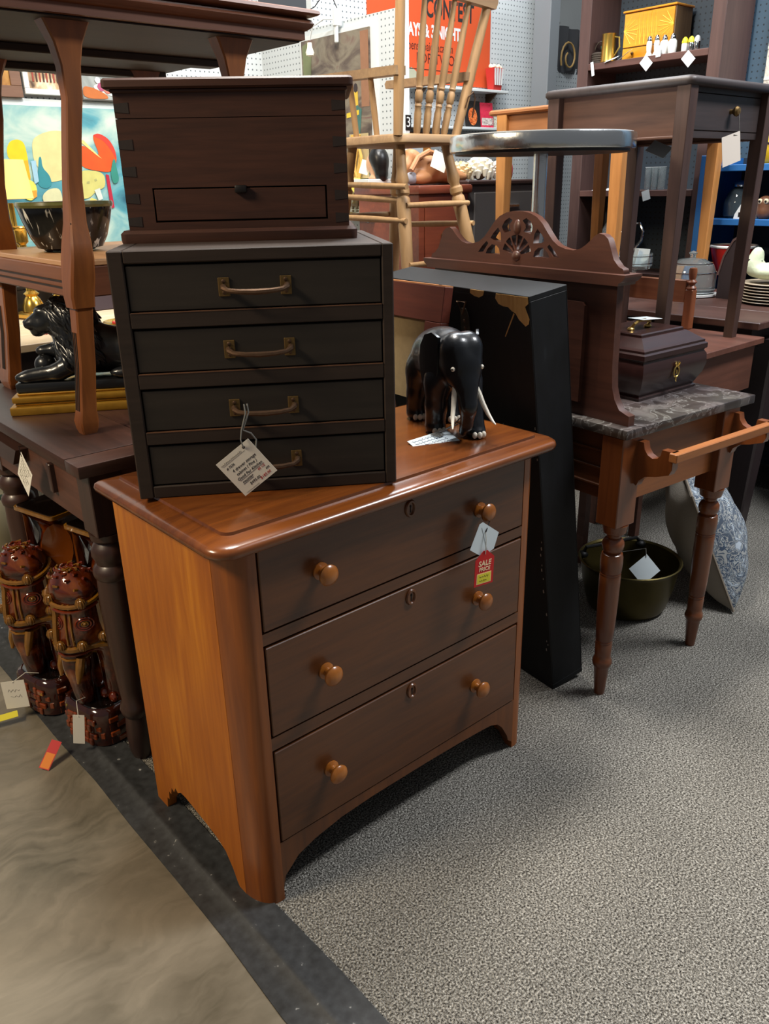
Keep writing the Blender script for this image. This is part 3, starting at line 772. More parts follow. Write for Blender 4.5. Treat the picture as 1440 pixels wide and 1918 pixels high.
def cushion_fabric():
    m, nt, b = base_mat('blue_damask')
    tc = nt.nodes.new('ShaderNodeTexCoord')
    n = nt.nodes.new('ShaderNodeTexNoise'); n.inputs['Scale'].default_value = 17; n.inputs['Detail'].default_value = 2; n.inputs['Distortion'].default_value = 2.8
    nt.links.new(tc.outputs['Object'], n.inputs['Vector'])
    r = nt.nodes.new('ShaderNodeValToRGB'); r.color_ramp.interpolation = 'CONSTANT'; e = r.color_ramp.elements
    e[0].position = 0; e[0].color = lin('#4a5666'); e[1].position = .62; e[1].color = lin('#a9b4bf')
    for p, c in ((.40, '#9a9c9a'), (.45, '#38475c'), (.50, '#707c88'), (.54, '#c0c2bc'), (.57, '#4a5868')):
        k = e.new(p); k.color = lin(c)
    nt.links.new(n.outputs['Fac'], r.inputs[0]); nt.links.new(r.outputs[0], b.inputs['Base Color'])
    b.inputs['Roughness'].default_value = .9
    return m
cu = thing('cushion', 'grey and blue patterned square cushion leaning on edge behind the washstand', 'cushion', mat=M.Translation((1.895, .075, .012)) @ M.Rotation(math.radians(36), 4, 'Z') @ M.Rotation(math.radians(-24), 4, 'X'))
def pillow_side(s):
    bm = nb(); N = 16; H = .42
    vs = [[None] * (N + 1) for _ in range(N + 1)]
    for i in range(N + 1):
        for j in range(N + 1):
            u = i / N * 2 - 1; v = j / N * 2 - 1
            k = max(0, (1 - u ** 2) * (1 - v ** 2)) ** .42
            pin = 1 - .07 * (1 - min(abs(u), 1) ** 2) * abs(v) - .0
            x = u * H / 2 * (1 - .07 * (1 - v * v)); z = H / 2 + v * H / 2 * (1 - .07 * (1 - u * u))
            y = s * (.125 if s < 0 else .11) * k + .004 * math.sin(u * 9 + v * 4) * k
            vs[i][j] = bm.verts.new((x, y, z))
    for i in range(N):
        for j in range(N): bm.faces.new((vs[i][j], vs[i + 1][j], vs[i + 1][j + 1], vs[i][j + 1]))
    return bm
obj('front_cover', pillow_side(-1), cushion_fabric(), cu, 'blue and grey damask cover', smooth=70)
obj('back_cover', pillow_side(1), plain('linen', '#9a9184', .95, bump=.4, nscale=300), cu, 'plain beige linen back', smooth=70)
bm = nb(); H = .42; pts = []
for q in range(4):
    for i in range(12):
        u = -1 + 2 * i / 12
        k = H / 2 * (1 - .07 * (1 - u * u))
        x, z = [(u * H / 2, -k), (k, u * H / 2), (-u * H / 2, k), (-k, -u * H / 2)][q]
        pts.append((x, 0, H / 2 + z))
tube(bm, pts, .005, 6, True); obj('piping', bm, plain('linen_dark', '#857a6c', .95), cu)

# ---------------------------------------------------------------- chrome pedestal table
chrome = plain('chrome', '#d8dada', .2, 1., bump=.25, nscale=35)
ct = thing('pedestal_table', 'round chrome edged pedestal table standing on the washstand', 'table', (1.296, .483, .765))
zt = 1.388 - .765
bm = nb(); lathe(bm, [(.10, zt), (.235, zt), (.248, zt + .001), (.2495, zt + .004), (.2495, zt + .036), (.2475, zt + .040), (.24, zt + .0405)], seg=56, cap=True); obj('rim', bm, chrome, ct)
bm = nb(); lathe(bm, [(.2, zt - .006), (.235, zt - .006), (.235, zt + .002), (.2, zt + .002)], seg=40); obj('underside', bm, plain('black_laminate', '#14161a', .5), ct)
bm = nb(); lathe(bm, [(.02, zt + .040), (.241, zt + .0405), (.241, zt + .0425), (.02, zt + .0425)], seg=40); obj('tabletop', bm, plain('grey_laminate', '#b9bcbd', .3), ct)
bm = nb(); lathe(bm, [(.0195, .035), (.0195, zt - .004)], seg=24); obj('pole', bm, chrome, ct)
bm = nb(); lathe(bm, [(.0, .001), (.15, .001), (.152, .006), (.14, .014), (.06, .026), (.028, .038), (.024, .046), (.0205, .048)], seg=40); obj('base', bm, chrome, ct)
# ---------------------------------------------------------------- dark work table on the left
m_dk = wood('dark_table', '#2a1812', '#54342a', 'y', rough=.42, fine=60, coarse=6, c3='#3b241c')
m_dk_v = wood('dark_table_leg', '#231512', '#43291f', 'z', rough=.4, coat=.15, fine=60, coarse=7)
TZ = .79
TX0, TX1, TY0, TY1 = -.072, .75, .545, 1.48
lt = thing('work_table', 'dark stained wooden table with turned legs left of the dresser', 'table', (TX0, TY0, 0))
LX, LY = TX1 - TX0, TY1 - TY0
seams = [0, .21, .43, .60, LX]
for i in range(4):
    bm = nb(); box(bm, seams[i] + .0008, seams[i + 1] - .0008, .075, LY, TZ - .028, TZ, .003, 2); obj('plank', bm, m_dk, lt)
bm = nb(); box(bm, 0, LX, 0, .073, TZ - .028, TZ - .0005, .003, 2); obj('breadboard_end', bm, wood('dark_table_x', '#2a1812', '#54342a', 'x', rough=.42, fine=60, coarse=6, c3='#3b241c'), lt)
m_ap = wood('table_apron', '#3c2319', '#6a4232', 'y', rough=.5, fine=60, coarse=6)
bm = nb(); box(bm, .030, .05, .085, .66, .63, TZ - .028); obj('apron', bm, m_ap, lt)
bm = nb(); box(bm, LX - .05, LX - .03, .085, .66, .63, TZ - .028); obj('apron', bm, m_ap, lt)
for y in (.035, .71):
    bm = nb(); box(bm, .085, LX - .085, y, y + .02, .63, TZ - .028); obj('apron', bm, m_ap, lt)
TP = [(.040, .60), (.038, .585), (.030, .578), (.036, .570), (.041, .560), (.042, .545), (.036, .535), (.034, .525), (.043, .515), (.045, .505), (.043, .495), (.039, .49), (.041, .44), (.040, .36), (.037, .28), (.032, .2), (.0285, .165), (.034, .155), (.0365, .142), (.034, .13), (.027, .12), (.029, .095), (.031, .06), (.028, .02), (.022, .0)]
for (x, y) in ((.064, .064), (LX - .064, .064), (.064, .69), (LX - .064, .69)):
    bm = nb(); box(bm, x - .036, x + .036, y - .036, y + .036, .612, TZ - .028, .002, 1); lathe(bm, [(r_, z_ * 1.02) for r_, z_ in TP[::-1]], (x, y, 0), 20); obj('leg', bm, m_dk_v, lt)
bm = nb(); prism(bm, [(.40, .735), (.75, .735), (.75, .685), (.44, .690)], .0, .032, 'yz'); obj('slide', bm, m_dk, lt)
bm = nb(); box(bm, .018, .032, .235, .255, .665, .735, .002, 1); obj('cleat', bm, m_dk_v, lt)
tmx = frame_mat((-.086, .858, .700), (0, -.757, -.653), (0, -.648, .761))
tg = card('price_tag', 'tall white card hanging off the edge of the dark work table', tmx, .034, .045, m_paper)
for i in range(6): scribble(tg, -.026, .026 - .005 * (i % 3), .032 - i * .012, .0055, plain('pencil', '#8a877e', .8))
string(tg, [tmx @ V((-.025, .038, .001)), (-.084, .87, .765), (-.06, .875, .762)], .001, m_black)

# ---------------------------------------------------------------- glazed elephant stools
def glaze():
    m, nt, b = base_mat('treacle_glaze')
    tc = nt.nodes.new('ShaderNodeTexCoord')
    n = nt.nodes.new('ShaderNodeTexNoise'); n.inputs['Scale'].default_value = 16; n.inputs['Detail'].default_value = 4; n.inputs['Distortion'].default_value = 1
    nt.links.new(tc.outputs['Object'], n.inputs['Vector'])
    r = nt.nodes.new('ShaderNodeValToRGB'); e = r.color_ramp.elements
    e[0].position = .36; e[0].color = lin('#2a0d06'); e[1].position = .7; e[1].color = lin('#8e4a12')
    k = e.new(.52); k.color = lin('#5a2008')
    nt.links.new(n.outputs['Fac'], r.inputs[0]); nt.links.new(r.outputs[0], b.inputs['Base Color'])
    b.inputs['Roughness'].default_value = .12; b.inputs['Coat Weight'].default_value = .8; b.inputs['Coat Roughness'].default_value = .05
    bp = nt.nodes.new('ShaderNodeBump'); bp.inputs['Strength'].default_value = .25; bp.inputs['Distance'].default_value = .004
    n3 = nt.nodes.new('ShaderNodeTexNoise'); n3.inputs['Scale'].default_value = 60; nt.links.new(tc.outputs['Object'], n3.inputs['Vector'])
    nt.links.new(n3.outputs['Fac'], bp.inputs['Height']); nt.links.new(bp.outputs['Normal'], b.inputs['Normal'])
    return m
m_gl = glaze()
m_gl_dk = plain('treacle_dark', '#0d0806', .1, coat=.8)
m_gl_amber = plain('treacle_amber', '#7d5316', .16, coat=.7, noise=.45, nscale=60)
m_gl_weave = plain('treacle_weave', '#7a3510', .14, coat=.8, noise=.45, nscale=40)
m_gl_ear = plain('treacle_ear', '#5e2e0c', .12, coat=.8, noise=.3, nscale=14)
m_gl_red = plain('treacle_red', '#6a2409', .12, coat=.8, noise=.45, nscale=25)
st = thing('elephant_stool', 'glossy brown ceramic elephant stool beside the turned table leg', 'stool', (.012, .790, 0), math.atan2(-.25, -.97), 'glazed elephant stools')
def rr_ring(x0, x1, y0, y1, r, z, n=6):
    pts = []
    for cx, cy, s0 in ((x1 - r, y0 + r, -90), (x1 - r, y1 - r, 0), (x0 + r, y1 - r, 90), (x0 + r, y0 + r, 180)):
        for k in range(n):
            t = math.radians(s0 + 90 * k / (n - 1)); pts.append(V((cx + r * math.cos(t), cy + r * math.sin(t), z)))
    return pts
bm = nb(); loft(bm, [rr_ring(-.165 + i, .115 - i, -.088 + i, .088 - i, .05, z) for i, z in ((.006, 0), (.0, .006), (0, .088), (.004, .096), (.010, .100), (.014, .098))]); bs = obj('base', bm, plain('treacle_base', '#33130a', .12, coat=.8, noise=.4, nscale=30), st)
bm = nb(); loft(bm, [rr_ring(-.165 + i, .115 - i, -.088 + i, .088 - i, .05, z) for i, z in ((.012, .0985), (.014, .1005), (.02, .101))]); obj('base_top', bm, m_gl_dk, bs)
# basket weave relief round the base
for row in range(4):
    for k in range(30):
        a = (k + (row % 2) * .5) / 30 * 2 * PI
        cx, cy_ = math.cos(a), math.sin(a)
        ex_ = abs(cx) ** 6 + abs(cy_) ** 6
        rr = ex_ ** (-1 / 6)
        px, py = -.025 + cx * rr * .140, cy_ * rr * .088
        if abs(px + .025) > .112 and abs(py) > .062: px = -.025 + (px + .025) * .955; py *= .945
        if row in (0, 3) and k % 3 == 0: continue
        nx, ny = cx ** 5, cy_ ** 5; l = math.hypot(nx, ny); an = math.atan2(ny / l, nx / l)
        mt = M.Translation((px, py, .014 + row * .019)) @ M.Rotation(an, 4, 'Z')
        bm = nb()
        if (k + row) % 2: box(bm, -.003, .004, -.0125, .0125, -.0068, .0068, .002, 1, mt)
        else: box(bm, -.003, .004, -.0065, .0065, -.009, .009, .002, 1, mt)
        obj('weave', bm, m_gl_weave, bs)
S_ = [((-.065, 0, .30), (.095, .072, .075)), ((-.05, 0, .36), (.07, .06, .05)), ((.03, 0, .34), (.05, .055, .07))]
S_ += [((.068, 0, .340), (.046, .062, .072)), ((.070, 0, .385), (.040, .056, .045)), ((.074, 0, .290), (.046, .060, .05))]
S_ += chain((.088, 0, .27), (.092, 0, .20), .032, .027, 5) + chain((.092, 0, .20), (.084, 0, .105), .027, .021, 6)
for (x, y) in ((.02, .05), (.02, -.05), (-.115, .05), (-.115, -.05)): S_ += chain((x, y, .28), (x, y, .11), .036, .032, 6)
body = obj('body', blob(S_, .009, 'stool_body'), m_gl, st)
tree = BVHTree.FromPolygons([v.co for v in body.data.vertices], [tuple(p.vertices) for p in body.data.polygons])
A0 = 30.
def sk(az, z_, out=0.):
    a = math.radians(az + A0); dv = V((math.cos(a), math.sin(a), 0)); c = V((.060, 0, z_))
    hit = tree.ray_cast(c + dv * .3, -dv)[0]
    return (hit if hit else c + dv * .055) + dv * out
# embossed skull cap with its beaded rim
bm = nb(); sph(bm, (.062, 0, .392), (.057, .066, .052), 22, 14)
cap = obj('skull_cap', bm, m_gl, st)
rim = [(.062 + .062 * math.cos(t), .071 * math.sin(t), .386 - .016 * math.cos(t - .5)) for t in [i * 2 * PI / 28 for i in range(28)]]
bm = nb(); tube(bm, rim, .0055, 6, True); obj('brow_band', bm, m_gl_amber, cap)
bm = nb(); tube(bm, [(x, y, z - .012) for x, y, z in rim], .004, 6, True); obj('brow_band', bm, m_gl_red, cap)
for k in range(26):
    a = k * 2.399; rr = .006 + .0021 * k
    bm = nb(); px, py = .072 + rr * .8 * math.cos(a), rr * math.sin(a)
    zz = .392 + .052 * math.sqrt(max(.03, 1 - ((px - .062) / .057) ** 2 - (py / .066) ** 2))
    tube(bm, [(px + .009 * math.cos(t + a), py + .009 * math.sin(t + a), zz + .001 - rr * .05 * i) for i, t in enumerate([0, 1.1, 2.2, 3.3, 4.4])], [.0032, .003, .0028, .0024, .0015], 6); obj('scroll', bm, m_gl_amber if k % 3 == 0 else m_gl_red, cap)
def strap(pts, r=.004, m=None):
    bm = nb(); tube(bm, pts, r, 6); return obj('strap', bm, m or m_gl_red, st)
for o in (-6, 6): strap([sk(o, z_, .002) for z_ in (.375, .35, .325, .30, .275)], .003, m_gl_amber)
strap([sk(a, .262, .003) for a in range(-95, 96, 19)], .0075, m_gl_amber)
strap([sk(a, .246, .002) for a in range(-95, 96, 19)], .0035)
strap([sk(a, .232, .002) for a in range(-95, 96, 19)], .003, m_gl_amber)
for s in (1, -1):
    strap([sk(s * 36, z_, .003) for z_ in (.372, .345, .32, .295, .272)] if s < 0 else [sk(s * 70, z_, .003) for z_ in (.372, .345, .32, .295, .272)], .0085, m_gl_amber)
    for az, z_, r in ((s * 40 - 8, .378, .0125), (s * 22, .272, .0125), (s * 62, .285, .0115), (s * 85, .375, .0105), (s * 80, .262, .012)):
        c = sk(az, z_, .006); bm = nb(); sph(bm, c, r, 14, 10)
        for q in range(6):
            t = q * PI / 6
            tube(bm, [(c[0] + r * 1.03 * math.cos(a) * math.cos(t), c[1] + r * 1.03 * math.cos(a) * math.sin(t), c[2] + r * 1.03 * math.sin(a)) for a in [i * 2 * PI / 10 for i in range(10)]], .0010, 4, True)
        obj('tassel_ball', bm, m_gl_amber, st)
    # eye with heavy lids
    for q in range(3):
        bm = nb(); tube(bm, [sk(s * 34 + (6 + q * 6) * math.cos(t), .325 + (.0045 + q * .005) * math.sin(t), .001) for t in [i * 2 * PI / 14 for i in range(14)]], .002, 5, True); obj('eyelid', bm, m_gl_red if q else m_gl_amber, st)
    bm = nb(); sph(bm, sk(s * 34, .325), (.005, .005, .004), 10, 8); obj('eye', bm, m_gl_amber, st)
    # fan shaped ear standing up behind the head
    bm = nb(); n = 16
    fr_, bk_ = [], []
    for i in range(n):
        t = i * 2 * PI / n
        yy = s * (.066 + .038 * math.cos(t)); zz = .425 + .062 * math.sin(t) + .010 * math.cos(t)
        xx = .012 - .05 * (abs(yy) - .03) / .09
        fr_.append(bm.verts.new((xx + .006, yy, zz))); bk_.append(bm.verts.new((xx - .006, yy, zz)))
    cf = bm.verts.new((-.026, s * .066, .425)); cb = bm.verts.new((-.038, s * .066, .425))
    for i in range(n):
        j = (i + 1) % n
        bm.faces.new((fr_[i], fr_[j], bk_[j], bk_[i])); bm.faces.new((fr_[i], fr_[j], cf)); bm.faces.new((bk_[j], bk_[i], cb))
    obj('ear', bm, m_gl_ear, st, smooth=60)
    # tusk stubs and toes
    bm = nb(); tube(bm, [(.10, s * .034, .235), (.112, s * .036, .20), (.118, s * .034, .175)], [.012, .010, .004], 10); obj('tusk', bm, m_gl_amber, st)
    for (x, y) in ((.02, s * .05), (-.115, s * .05)):
        for a in (-.5, .5):
            bm = nb(); sph(bm, (x + .036 * math.cos(a), y + .036 * math.sin(a), .115), (.010, .013, .014), 10, 8); obj('toe', bm, m_gl_red, st)
bm = nb(); loft(bm, [rr_ring(-.105 - o, -.020 + o, -.045 - o, .045 + o, .02, z, 4) for o, z in ((.0, .34), (.012, .40), (.008, .41), (.002, .42), (-.004, .445), (.004, .47), (.02, .488), (.024, .497))]); obj('saddle_pillar', bm, m_gl, st)
bm = nb(); loft(bm, [rr_ring(-.140 - o, .010 + o, -.078 - o, .078 + o, .012, z, 4) for o, z in ((-.004, .497), (.004, .501), (.004, .510))]); pf = obj('seat_rim', bm, m_gl_amber, st)
bm = nb(); loft(bm, [rr_ring(-.139 - o, .009 + o, -.077 - o, .077 + o, .012, z, 4) for o, z in ((0, .510), (0, .5125), (-.01, .513))]); obj('seat', bm, m_gl_dk, st)
e2 = copy_tree(st); st.scale = (1, 1, 1.08); e2.scale = (1, 1, 1.08); e2.location = (-.035, 1.01, 0)
e2['label'] = 'glossy brown ceramic elephant stool behind its twin, nearest the left edge'
# its tags
def loose_tag(lbl, c, u, v, hw, hh, m, nm='price_tag', st_=None):
    mt = frame_mat(c, u, v); t = card(nm, lbl, mt, hw, hh, m)
    if st_: string(t, [mt @ V((0, hh * .9, .001))] + st_, .0011, m_string_w)
    return t
t = loose_tag('narrow white card hanging from the trunk of the nearer elephant stool', (-.118, .715, .072), (.60, -.45, -.1), (-.10, .10, 1), .014, .042, m_paper, st_=[(-.105, .735, .14), (-.07, .75, .13)])
t = loose_tag('white card hanging from the trunk of the elephant stool at the left edge', (-.185, .975, .075), (.80, -.55, .05), (.08, .05, 1), .030, .040, m_paper, st_=[(-.15, .97, .13), (-.12, .96, .12)])
scribble(t, -.016, .014, .012, .006, plain('pencil', '#8a877e', .8)); scribble(t, -.012, .016, -.006, .006, plain('pencil', '#8a877e', .8))
mt = frame_mat((-.190, .735, .022), (.50, .30, .40), (-.55, .55, .18)); t = card('sale_tag', 'orange and yellow sale tag splayed beside the nearer elephant stool', mt, .036, .013, plain('sale_red', '#c4161a', .45))
bm = nb(); box(bm, -.034, .004, -.011, .011, 0, .0004); obj('sticker', bm, plain('sale_orange', '#e8862a', .6), t)
mt = frame_mat((-.235, .98, .020), (.80, -.2, .02), (.3, .8, .25)); t = card('sale_tag', 'yellow sale tag lying on the concrete by the left elephant stool', mt, .046, .011, plain('sale_yellow', '#dfc92a', .6))

# ---------------------------------------------------------------- recumbent lion
bronze = plain('black_bronze', '#17181a', .3, coat=.3, noise=.3, nscale=50)
gilt = plain('gilt', '#9c7426', .38, .55, noise=.35, nscale=40)
ln = thing('lion_statue', 'black reclining lion statue with a ball under its paw on the left table', 'statue', (.219, 1.007, TZ), math.atan2(.51, -.86))
for i, (o, z0, z1) in enumerate(((.0, 0, .022), (-.012, .022, .030), (-.007, .030, .046), (-.019, .046, .054))):
    bm = nb(); box(bm, -.225 - o, .245 + o, -.085 - o, .085 + o, z0, z1, .004, 2); obj('plinth_step', bm, gilt, ln, 'gilt stepped plinth')
bm = nb(); box(bm, -.20, .225, -.068, .068, .054, .078, .004, 2); obj('slab', bm, bronze, ln)
z = .078
L_ = [((-.11, 0, z + .062), (.075, .055, .060)), ((-.04, 0, z + .062), (.075, .050, .055)), ((.04, 0, z + .072), (.06, .052, .065)), ((.075, 0, z + .11), (.048, .050, .060)), ((.09, .0, z + .06), (.04, .045, .05))]
L_ += [((.085, 0, z + .150), (.042, .046, .042)), ((.128, 0, z + .150), (.036, .034, .036)), ((.160, 0, z + .150), (.028, .017, .013), (0, .4, 0)), ((.178, 0, z + .135), (.017, .019, .013)), ((.164, 0, z + .115), (.016, .014, .011)), ((.146, 0, z + .170), (.015, .026, .009)), ((.148, .016, z + .132), (.018, .014, .016)), ((.148, -.016, z + .132), (.018, .014, .016))]
L_ += chain((.07, .05, z + .045), (.12, .052, z + .022), .024, .020, 4) + chain((.12, .052, z + .022), (.195, .05, z + .014), .018, .016, 6) + [((.205, .05, z + .012), (.022, .018, .012))]
L_ += chain((.09, -.035, z + .066), (.14, -.03, z + .064), .022, .018, 4) + [((.162, -.028, z + .064), (.022, .018, .014))]
L_ += [((-.13, .05, z + .042), (.060, .024, .045)), ((-.05, .062, z + .014), (.045, .016, .014)), ((-.13, -.05, z + .042), (.055, .024, .045))]
lb = obj('body', blob(L_, .0075, 'lion_body'), bronze, ln)
bm = nb(); sph(bm, (.163, -.022, z + .028), .028, 18, 14); obj('ball', bm, bronze, ln)
random.seed(11)
ltree = BVHTree.FromPolygons([v.co for v in lb.data.vertices], [tuple(p.vertices) for p in lb.data.polygons])
for k in range(150):
    sd_ = 1 if k % 3 else -1
    x_ = random.uniform(.045, .128); z_ = z + random.uniform(.075, .20)
    if z_ > z + .19: x_ = min(x_, .115)
    pts = []
    for q in range(5):
        xx = x_ - .010 * q + .006 * math.sin(q * 1.5 + k); z2 = z_ - .014 * q
        o_ = V((xx, sd_ * .2, z2)); hit = ltree.ray_cast(o_, V((0, -sd_, 0)))[0]
        if hit is None: hit = V((xx, sd_ * .018, z2))
        pts.append(hit + V((0, sd_ * (.004 if q < 4 else .001), 0)))
    bm = nb(); tube(bm, pts, [.004, .0085, .0085, .0065, .002], 6); obj('mane_lock', bm, bronze, ln, smooth=60)
for k in range(26):
    y_ = -.03 + .06 * random.random(); x_ = random.uniform(.06, .125)
    hit = ltree.ray_cast(V((x_, y_, z + .4)), V((0, 0, -1)))[0] or V((x_, y_, z + .19))
    bm = nb(); tube(bm, [hit + V((.012, 0, -.002)), hit + V((0, 0, .004)), hit + V((-.016, y_ * .3, .0)), hit + V((-.03, y_ * .5, -.012))], [.004, .008, .008, .003], 6); obj('mane_lock', bm, bronze, ln, smooth=60)
for s in (1, -1):
    bm = nb(); sph(bm, (.112, s * .036, z + .178), (.008, .010, .012), 10, 8); obj('ear', bm, bronze, ln)
    bm = nb(); sph(bm, (.152, s * .018, z + .158), .0045, 8, 6); obj('eye', bm, bronze, ln)
bm = nb(); sph(bm, (.190, 0, z + .141), (.006, .010, .006), 10, 8); obj('nose', bm, bronze, ln)
bm = nb(); tube(bm, [(-.18, .0, z + .05), (-.19, .03, z + .02), (-.16, .063, z + .012), (-.09, .066, z + .012), (-.06, .065, z + .014)], [.009, .008, .007, .009, .012], 8); obj('tail', bm, bronze, ln)

# ---------------------------------------------------------------- oak two tier table on the work table
m_oak = wood('quarter_oak', '#5e3010', '#925422', 'z', rough=.4, coat=.15, fine=60, coarse=9)
m_oak_d = wood('oak_top', '#452414', '#764428', 'x', rough=.42, fine=60, coarse=7)
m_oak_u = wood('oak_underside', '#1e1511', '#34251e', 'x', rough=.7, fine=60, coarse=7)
m_oak_y = wood('oak_rail', '#5c3010', '#864e22', 'y', rough=.42, fine=60, coarse=9)
ot = thing('parlour_table', 'two tier oak parlour table standing on the dark work table', 'table', (.049, .78, TZ))
UZ = .842
bm = nb(); loft(bm, [rect(-.125 - o, .640 + o, -.060 - o, .720 + o, z_) for o, z_ in ((-.006, UZ), (0, UZ + .002), (0, UZ + .020))]); box(bm, -.12, .635, -.055, .715, UZ - .0, UZ + .002)
ob = obj('top_frieze', bm, m_oak_d, ot)
bm = nb(); loft(bm, [rect(-.125 - o, .640 + o, -.060 - o, .720 + o, z_) for o, z_ in ((.003, UZ + .020), (.012, UZ + .026), (.017, UZ + .034), (.012, UZ + .042), (.004, UZ + .046), (.010, UZ + .048), (.022, UZ + .050), (.028, UZ + .054), (.026, UZ + .060), (.016, UZ + .064))]); obj('top', bm, m_oak_d, ot, smooth=45)
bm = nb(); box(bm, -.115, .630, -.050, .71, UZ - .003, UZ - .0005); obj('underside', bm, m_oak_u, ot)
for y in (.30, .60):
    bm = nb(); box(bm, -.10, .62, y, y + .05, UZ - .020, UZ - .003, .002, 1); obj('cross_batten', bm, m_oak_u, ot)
prof = [(0, 0, .016, .016), (.012, 0, .020, .020), (.03, .0, .022, .022), (.055, .004, .019, .018), (.10, .010, .0185, .018), (.155, .018, .0185, .018), (.23, .024, .019, .019), (.282, .029, .020, .020), (.284, .028, .025, .024), (.31, .028, .027, .026), (.345, .032, .0275, .030), (.386, .036, .0255, .034), (.42, .040, .023, .030), (.46, .044, .0185, .022), (.54, .052, .0165, .017), (.62, .064, .0165, .016), (.70, .078, .0175, .016), (.76, .080, .021, .017), (.80, .080, .030, .019), (.83, .080, .044, .022), (UZ, .080, .050, .023)]
sh = []
LEGS = ((0, 0, 1), (.55, 0, -1), (0.035, .62, 1), (.635, .62, -1))
for (lx, ly, s) in LEGS:
    bm = nb(); loft(bm, [square_section(z_, lx + s * dx, ly + (-1 if ly < .3 else 1) * (hy - .017) * .3, hx, hy * (2.1 if lx == .035 else 1)) for z_, dx, hx, hy in prof])
    lg = obj('leg', bm, m_oak, ot, smooth=40)
    for q in (-.009, 0, .009):
        bm = nb(); tube(bm, [(lx + s * dx_ - s * hx_, ly + q, z_) for z_, dx_, hx_, _ in prof if .05 < z_ < .27], .0022, 5); obj('flute', bm, m_oak_u, lg)
    # carved scroll on the knee
    pts = [(.030 + .0, .46), (.040, .43), (.046, .405), (.034, .385), (.026, .36), (.030, .335), (.044, .33), (.05, .35), (.046, .365)]
    bm = nb(); tube(bm, [(lx + s * (u - .004), ly - .0305 + abs(v - .386) * .12 if ly < .3 else ly + .0305 - abs(v - .386) * .12, v) for u, v in pts], .0012, 5); obj('carving', bm, m_oak_u, lg)
for x in (.030, .55):
    bm = nb(); box(bm, x - .012, x + .012, .02, .61, .302, .368, .003, 1); rl = obj('shelf_rail', bm, m_oak_y, ot)
    for z_ in (.322, .336):
        bm = nb(); box(bm, x - .014, x + .014, .03, .60, z_ - .002, z_ + .002); obj('reeding', bm, m_oak_u, rl)
for y in (.012, .62):
    bm = nb(); box(bm, .05, .53, y - .012, y + .012, .302, .368, .003, 1); obj('shelf_rail', bm, m_oak_d, ot)
bm = nb(); box(bm, .02, .56, .0, .63, .368, .380, .002, 1); obj('shelf', bm, wood('oak_shelf', '#a07048', '#c8996a', 'y', rough=.4, fine=60), ot)
# stack support: drip glazed bowl on the shelf
def drip_glaze():
    m, nt, b = base_mat('black_drip_glaze')
    tc = nt.nodes.new('ShaderNodeTexCoord'); mp = nt.nodes.new('ShaderNodeMapping'); mp.inputs['Scale'].default_value = (80, 80, 9)
    n = nt.nodes.new('ShaderNodeTexNoise'); n.inputs['Scale'].default_value = 1; n.inputs['Detail'].default_value = 4; n.inputs['Distortion'].default_value = .6
    nt.links.new(tc.outputs['Object'], mp.inputs[0]); nt.links.new(mp.outputs[0], n.inputs['Vector'])
    r = nt.nodes.new('ShaderNodeValToRGB'); e = r.color_ramp.elements
    e[0].position = .5; e[0].color = lin('#0b0a0a'); e[1].position = .66; e[1].color = lin('#d4d2c8')
    k = e.new(.58); k.color = lin('#191614')
    nt.links.new(n.outputs['Fac'], r.inputs[0]); nt.links.new(r.outputs[0], b.inputs['Base Color']); b.inputs['Roughness'].default_value = .15
    return m
bw = thing('planter_bowl', 'black drip glazed ceramic bowl on the shelf of the oak table', 'bowl', (.212, 1.13, TZ + .380))
bm = nb(); lathe(bm, [(.07, .008), (.080, .010), (.094, .035), (.107, .075), (.116, .112), (.114, .118), (.108, .112), (.098, .075), (.084, .035), (.05, .02), (0, .018)], seg=36, cap=False); obj('body', bm, drip_glaze(), bw)
bm = nb(); lathe(bm, [(.1155, .106), (.118, .112), (.116, .119), (.110, .118), (.108, .110)], seg=36, cap=False); obj('rim', bm, plain('olive_glaze', '#5d5c30', .2, noise=.4, nscale=60), bw)
for k in range(3):
    a = k * 2 * PI / 3 + .4
    bm = nb(); sph(bm, (.055 * math.cos(a), .055 * math.sin(a), .006), (.014, .014, .0065), 10, 6); obj('foot', bm, m_black, bw)
bm = nb(); lathe(bm, [(0, .002), (.06, .004), (.064, .010)], seg=24, cap=False); obj('underside', bm, m_black, bw)

t = loose_tag('folded buff card standing beside the black bowl on the oak table shelf', (.345, 1.02, TZ + .380 + .046), (.6, -.8, 0), (.1, .05, 1), .016, .044, plain('buff_card', '#b4a478', .8))
crk = thing('floor_crock', 'cream stoneware crock with a leaf sprig on the floor at the left edge', 'crock', (.10, 2.25, 0))
bm = nb(); lathe(bm, [(.15, 0), (.17, .01), (.19, .2), (.19, .34), (.165, .39), (.17, .41), (.155, .41), (.15, .38), (0, .3)], seg=32, cap=False); obj('body', bm, plain('cream_glaze', '#c8bc98', .3), crk)
for k in range(5):
    bm = nb(); sph(bm, (.02 + .02 * k, -.186 + .003 * k, .24 + .02 * (k % 2)), (.010, .004, .014), 8, 6); obj('leaf', bm, plain('leaf_print', '#2c4434', .5), crk)
